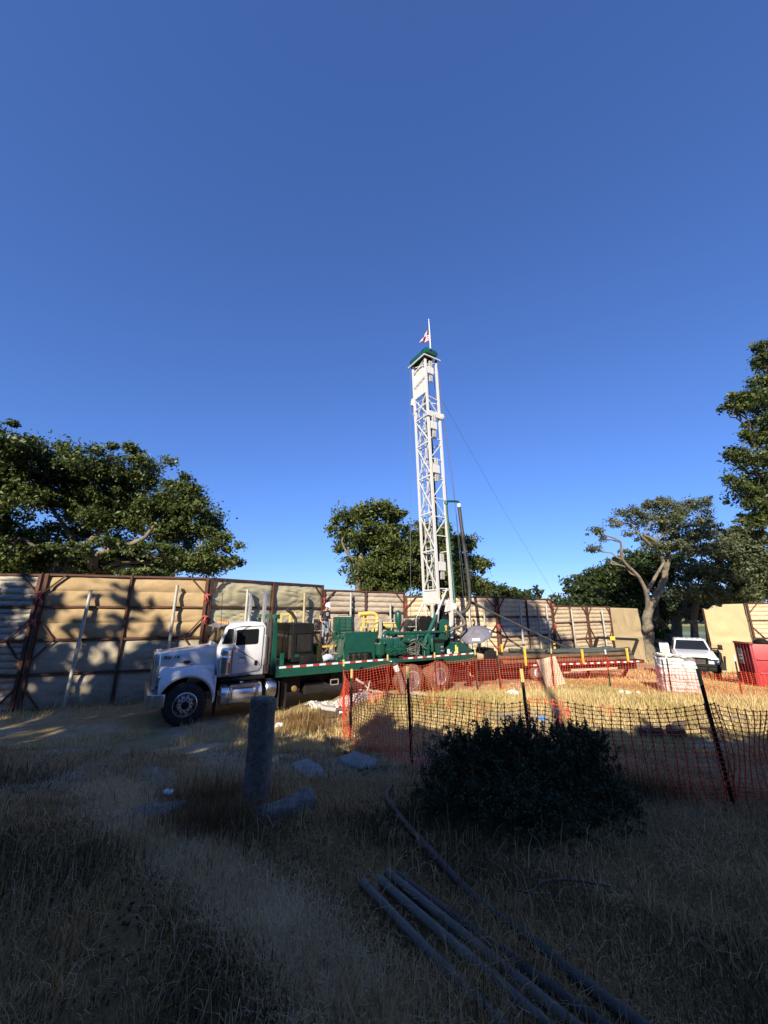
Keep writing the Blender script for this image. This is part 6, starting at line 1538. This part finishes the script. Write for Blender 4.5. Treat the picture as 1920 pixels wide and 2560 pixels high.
# ------------------------------------------------------------------ grass
def grass_mat(name, cols, green=.25):
    m = leaf_mat(name, cols, .25, 1.1); return m
def blades(name, label, x, y, h, w, lean, mat, bend=.5):
    n = len(x); z = gnd(x, y) - .01
    a = rng.uniform(0, 2 * math.pi, n); ld_ = np.abs(rng.normal(0, lean, n)).clip(0, 1.45)
    dx, dy = np.cos(a), np.sin(a)
    face = a + math.pi / 2 + rng.normal(0, .5, n); fx, fy = np.cos(face) * w, np.sin(face) * w
    p0 = np.stack([x, y, z], 1)
    l1, l2 = ld_ * .6, np.minimum(ld_ * (1 + bend), 1.6)
    p1 = p0 + np.stack([dx * np.sin(l1), dy * np.sin(l1), np.cos(l1)], 1) * (h * .55)[:, None]
    p2 = p1 + np.stack([dx * np.sin(l2), dy * np.sin(l2), np.cos(l2)], 1) * (h * .5)[:, None]
    p2[:, 2] = np.maximum(p2[:, 2], z + .012)
    f = np.stack([fx, fy, np.zeros(n)], 1)
    v = np.stack([p0 - f, p0 + f, p1 + f * .75, p1 - f * .75, p2 + f * .12, p2 - f * .12], 1).reshape(-1, 3)
    k = (np.arange(n) * 6)[:, None]
    return tag(np_mesh(name, v, 4, mat, None, np.concatenate([k + np.array([[0, 1, 2, 3]]), k + np.array([[3, 2, 4, 5]])], 1)), label, None, None, 'stuff')
def noise2(x, y, s, seed):
    r = np.random.default_rng(seed); out = np.zeros_like(x)
    for k in range(7):
        a = r.uniform(0, 6.28); f = s * r.uniform(.6, 1.8); out += np.sin(x * f * math.cos(a) + y * f * math.sin(a) + r.uniform(0, 6.28) + 1.3 * np.sin(x * f * .7 + y * f * .5))
    return out / 7 ** .5 / .75
def scatter(n, ylo, yhi, power=1.6, xmin=None, xmax=None, wide=1.05):
    u = rng.uniform(0, 1, n); e = 1 - power + 1
    y = (ylo ** e + u * (yhi ** e - ylo ** e)) ** (1 / e) if abs(e) > 1e-3 else ylo * (yhi / ylo) ** u
    x = rng.uniform(-1, 1, n) * (y * wide + .6)
    return x, y
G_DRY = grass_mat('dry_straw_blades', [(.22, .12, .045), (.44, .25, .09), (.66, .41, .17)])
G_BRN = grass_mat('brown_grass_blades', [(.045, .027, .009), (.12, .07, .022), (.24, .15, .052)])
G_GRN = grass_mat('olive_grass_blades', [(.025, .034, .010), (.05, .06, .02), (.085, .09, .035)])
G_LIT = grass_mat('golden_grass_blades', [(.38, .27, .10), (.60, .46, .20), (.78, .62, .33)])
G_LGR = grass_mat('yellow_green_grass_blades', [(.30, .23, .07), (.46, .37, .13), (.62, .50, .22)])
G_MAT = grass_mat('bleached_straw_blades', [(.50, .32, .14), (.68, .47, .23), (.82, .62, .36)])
G_WEED = grass_mat('rusty_weed_blades', [(.10, .055, .02), (.20, .11, .04), (.30, .18, .07)])
G_STR = grass_mat('pale_straw_blades', [(.42, .25, .10), (.58, .37, .16), (.76, .53, .26)])
def keep(x, y, m): return x[m], y[m]
def path_mask(x, y):  # gravelly wheel track on the left
    return np.exp(-((x + 1.62 + .22 * (y - 3) + .12 * np.sin(y * 2)) / .22) ** 2) * (y < 6) + .9 * np.exp(-((x + 4.5 - .0 * y) / 2.2) ** 2 - ((y - 10) / 1.2) ** 2)
def flat_path(x, y):   # pale trodden line curving from the granite post's left to the pipes
    q = [(-4.2, 6.6), (-3.2, 5.5), (-1.9, 4.35), (-1.0, 3.55), (-.35, 2.9), (.1, 2.2)]; d = np.full(x.shape, 9.)
    for (ax, ay), (bx, by) in zip(q, q[1:]):
        t = np.clip(((x - ax) * (bx - ax) + (y - ay) * (by - ay)) / ((bx - ax) ** 2 + (by - ay) ** 2), 0, 1)
        d = np.minimum(d, np.hypot(x - ax - t * (bx - ax), y - ay - t * (by - ay)))
    return np.exp(-(d / .33) ** 2)
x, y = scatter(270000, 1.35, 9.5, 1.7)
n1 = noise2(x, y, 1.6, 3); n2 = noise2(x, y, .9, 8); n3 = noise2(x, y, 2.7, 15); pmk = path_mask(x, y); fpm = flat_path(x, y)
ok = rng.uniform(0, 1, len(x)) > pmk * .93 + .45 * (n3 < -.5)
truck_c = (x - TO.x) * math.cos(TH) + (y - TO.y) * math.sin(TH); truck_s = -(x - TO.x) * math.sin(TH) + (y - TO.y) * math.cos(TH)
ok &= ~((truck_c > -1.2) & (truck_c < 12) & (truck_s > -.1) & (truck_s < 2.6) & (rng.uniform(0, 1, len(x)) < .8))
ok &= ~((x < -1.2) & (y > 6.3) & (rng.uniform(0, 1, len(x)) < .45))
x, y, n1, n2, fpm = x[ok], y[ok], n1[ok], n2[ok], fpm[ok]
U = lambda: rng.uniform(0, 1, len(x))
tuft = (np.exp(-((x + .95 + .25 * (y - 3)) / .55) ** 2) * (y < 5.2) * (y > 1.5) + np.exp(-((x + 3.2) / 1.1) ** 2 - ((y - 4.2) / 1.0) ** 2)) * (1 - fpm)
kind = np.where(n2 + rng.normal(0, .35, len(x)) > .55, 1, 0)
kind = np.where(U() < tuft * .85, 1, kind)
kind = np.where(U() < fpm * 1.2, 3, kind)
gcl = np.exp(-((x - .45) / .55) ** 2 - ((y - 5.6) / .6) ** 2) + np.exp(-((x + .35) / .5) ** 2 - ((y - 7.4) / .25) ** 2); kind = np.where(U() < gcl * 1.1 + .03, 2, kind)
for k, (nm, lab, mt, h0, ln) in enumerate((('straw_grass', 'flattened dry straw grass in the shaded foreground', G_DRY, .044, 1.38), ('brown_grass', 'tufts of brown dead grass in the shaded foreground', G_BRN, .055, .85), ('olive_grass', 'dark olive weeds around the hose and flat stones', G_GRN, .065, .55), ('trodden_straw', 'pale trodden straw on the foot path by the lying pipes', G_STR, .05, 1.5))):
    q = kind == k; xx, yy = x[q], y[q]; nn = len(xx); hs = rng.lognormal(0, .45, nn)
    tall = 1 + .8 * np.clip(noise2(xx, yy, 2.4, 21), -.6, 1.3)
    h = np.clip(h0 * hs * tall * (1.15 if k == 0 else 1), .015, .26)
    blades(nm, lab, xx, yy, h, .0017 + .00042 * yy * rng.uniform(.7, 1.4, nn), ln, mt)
x, y = scatter(170000, 9.0, 21, 1.3)
ok = (x > -1.9 + .3 * (y - 10) - 1.5 * (y < 10.5)) & ~((truck_s_ := -(x - TO.x) * math.sin(TH) + (y - TO.y) * math.cos(TH)) > -.25)
n1 = noise2(x, y, .8, 31); bare = (n1 < -.35) & (y < 12.6) & (x > 1.0)
ok &= ~(bare & (rng.uniform(0, 1, len(x)) < .85))
x, y, n1 = x[ok], y[ok], n1[ok]
q = (noise2(x, y, .7, 77) + rng.normal(0, .4, len(x))) > .35
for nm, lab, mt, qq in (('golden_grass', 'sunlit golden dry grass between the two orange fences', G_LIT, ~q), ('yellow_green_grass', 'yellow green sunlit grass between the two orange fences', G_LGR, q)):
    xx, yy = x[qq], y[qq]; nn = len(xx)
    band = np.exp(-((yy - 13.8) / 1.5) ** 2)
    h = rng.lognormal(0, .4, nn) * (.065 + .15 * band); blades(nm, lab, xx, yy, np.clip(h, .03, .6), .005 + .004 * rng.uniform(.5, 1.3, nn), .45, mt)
# long loose straws lying over the shaded mat
x, y = scatter(9000, 1.4, 8.5, 1.5)
ok = (noise2(x, y, 1.1, 61) > -.2) & (rng.uniform(0, 1, len(x)) > path_mask(x, y)); x, y = x[ok], y[ok]
blades('loose_straw', 'long pale straws lying loose over the shaded grass', x, y, np.clip(rng.lognormal(0, .4, len(x)) * .15, .05, .34), .0012 + .00038 * y, 1.2, G_STR, .7)
# thick mat of pale straw trodden flat along the foot path
q = [(-4.2, 6.6), (-3.2, 5.5), (-1.9, 4.35), (-1.0, 3.55), (-.35, 2.9), (.1, 2.2)]
tt_ = rng.uniform(0, 5, 34000); k_ = np.minimum(tt_.astype(int), 4); qa = np.array(q); pp_ = qa[k_] + (qa[k_ + 1] - qa[k_]) * (tt_ - k_)[:, None] + rng.normal(0, .19, (34000, 2))
blades('straw_mat', 'mat of pale straw trodden flat along the foot path', pp_[:, 0], pp_[:, 1], rng.lognormal(0, .35, 34000) * .06, .0014 + .0004 * pp_[:, 1], 1.6, G_MAT, .3)
# rusty weed clumps
for cx, cy, n_ in ((-2.3, 11.9, 1800), (-1.9, 11.2, 1200), (1.3, 6.3, 900), (3.4, 6.2, 1500), (-1.9, 5.0, 1400), (-2.2, 6.0, 900)):
    x = rng.normal(cx, .38, n_); y = rng.normal(cy, .22, n_); blades('weed_clump', 'rusty brown weeds standing in a clump', x, y, rng.lognormal(0, .4, n_) * .19, .0012 + .0004 * cy, .45, G_WEED)
# sparse edge growth along the left barrier and around the truck
x = rng.uniform(-16, -5.5, 9000); y = 13.2 + (x + 11.5) * .32 - .35 + rng.normal(0, .45, 9000)
x2 = rng.uniform(-9, 1, 40000); y2 = rng.uniform(9.3, 14.6, 40000); s2 = -(x2 - TO.x) * math.sin(TH) + (y2 - TO.y) * math.cos(TH); m2 = (s2 < -.1) & (noise2(x2, y2, 1.5, 5) > -.3)
x = np.concatenate([x, x2[m2]]); y = np.concatenate([y, y2[m2]])
blades('edge_grass', 'dry tufts along the foot of the left barrier and beside the truck', x, y, rng.lognormal(0, .5, len(x)) * .10, .005, .6, G_LIT)
x = rng.uniform(6, 34, 30000); y = rng.uniform(20, 40, 30000); m = (noise2(x, y, .4, 9) > -.3) & (x > y * .45); x, y = x[m], y[m]
blades('gate_grass', 'pale dry grass in the gate opening', x, y, rng.lognormal(0, .4, len(x)) * .16, .012, .5, G_LIT)
# loose pale stones on the wheel track
pb = MB()
for k in range(420):
    yy = random.uniform(1.6, 5.5); xx = -1.62 - .22 * (yy - 3) - .12 * math.sin(yy * 2) + random.gauss(0, .16); s = random.uniform(.004, .013)
    c = Vector((xx, yy, gz(xx, yy))); q_ = Matrix.Rotation(random.uniform(0, 6), 3, rand_unit(1)[0]); pb.box(c - Vector((s, s * .8, s * .3)), c + Vector((s, s * .8, s * .3)), 0, q_)
tag(pb.build('gravel', STONE, None, 0, False), 'loose pale chips on the bare wheel track', None, None, 'stuff')
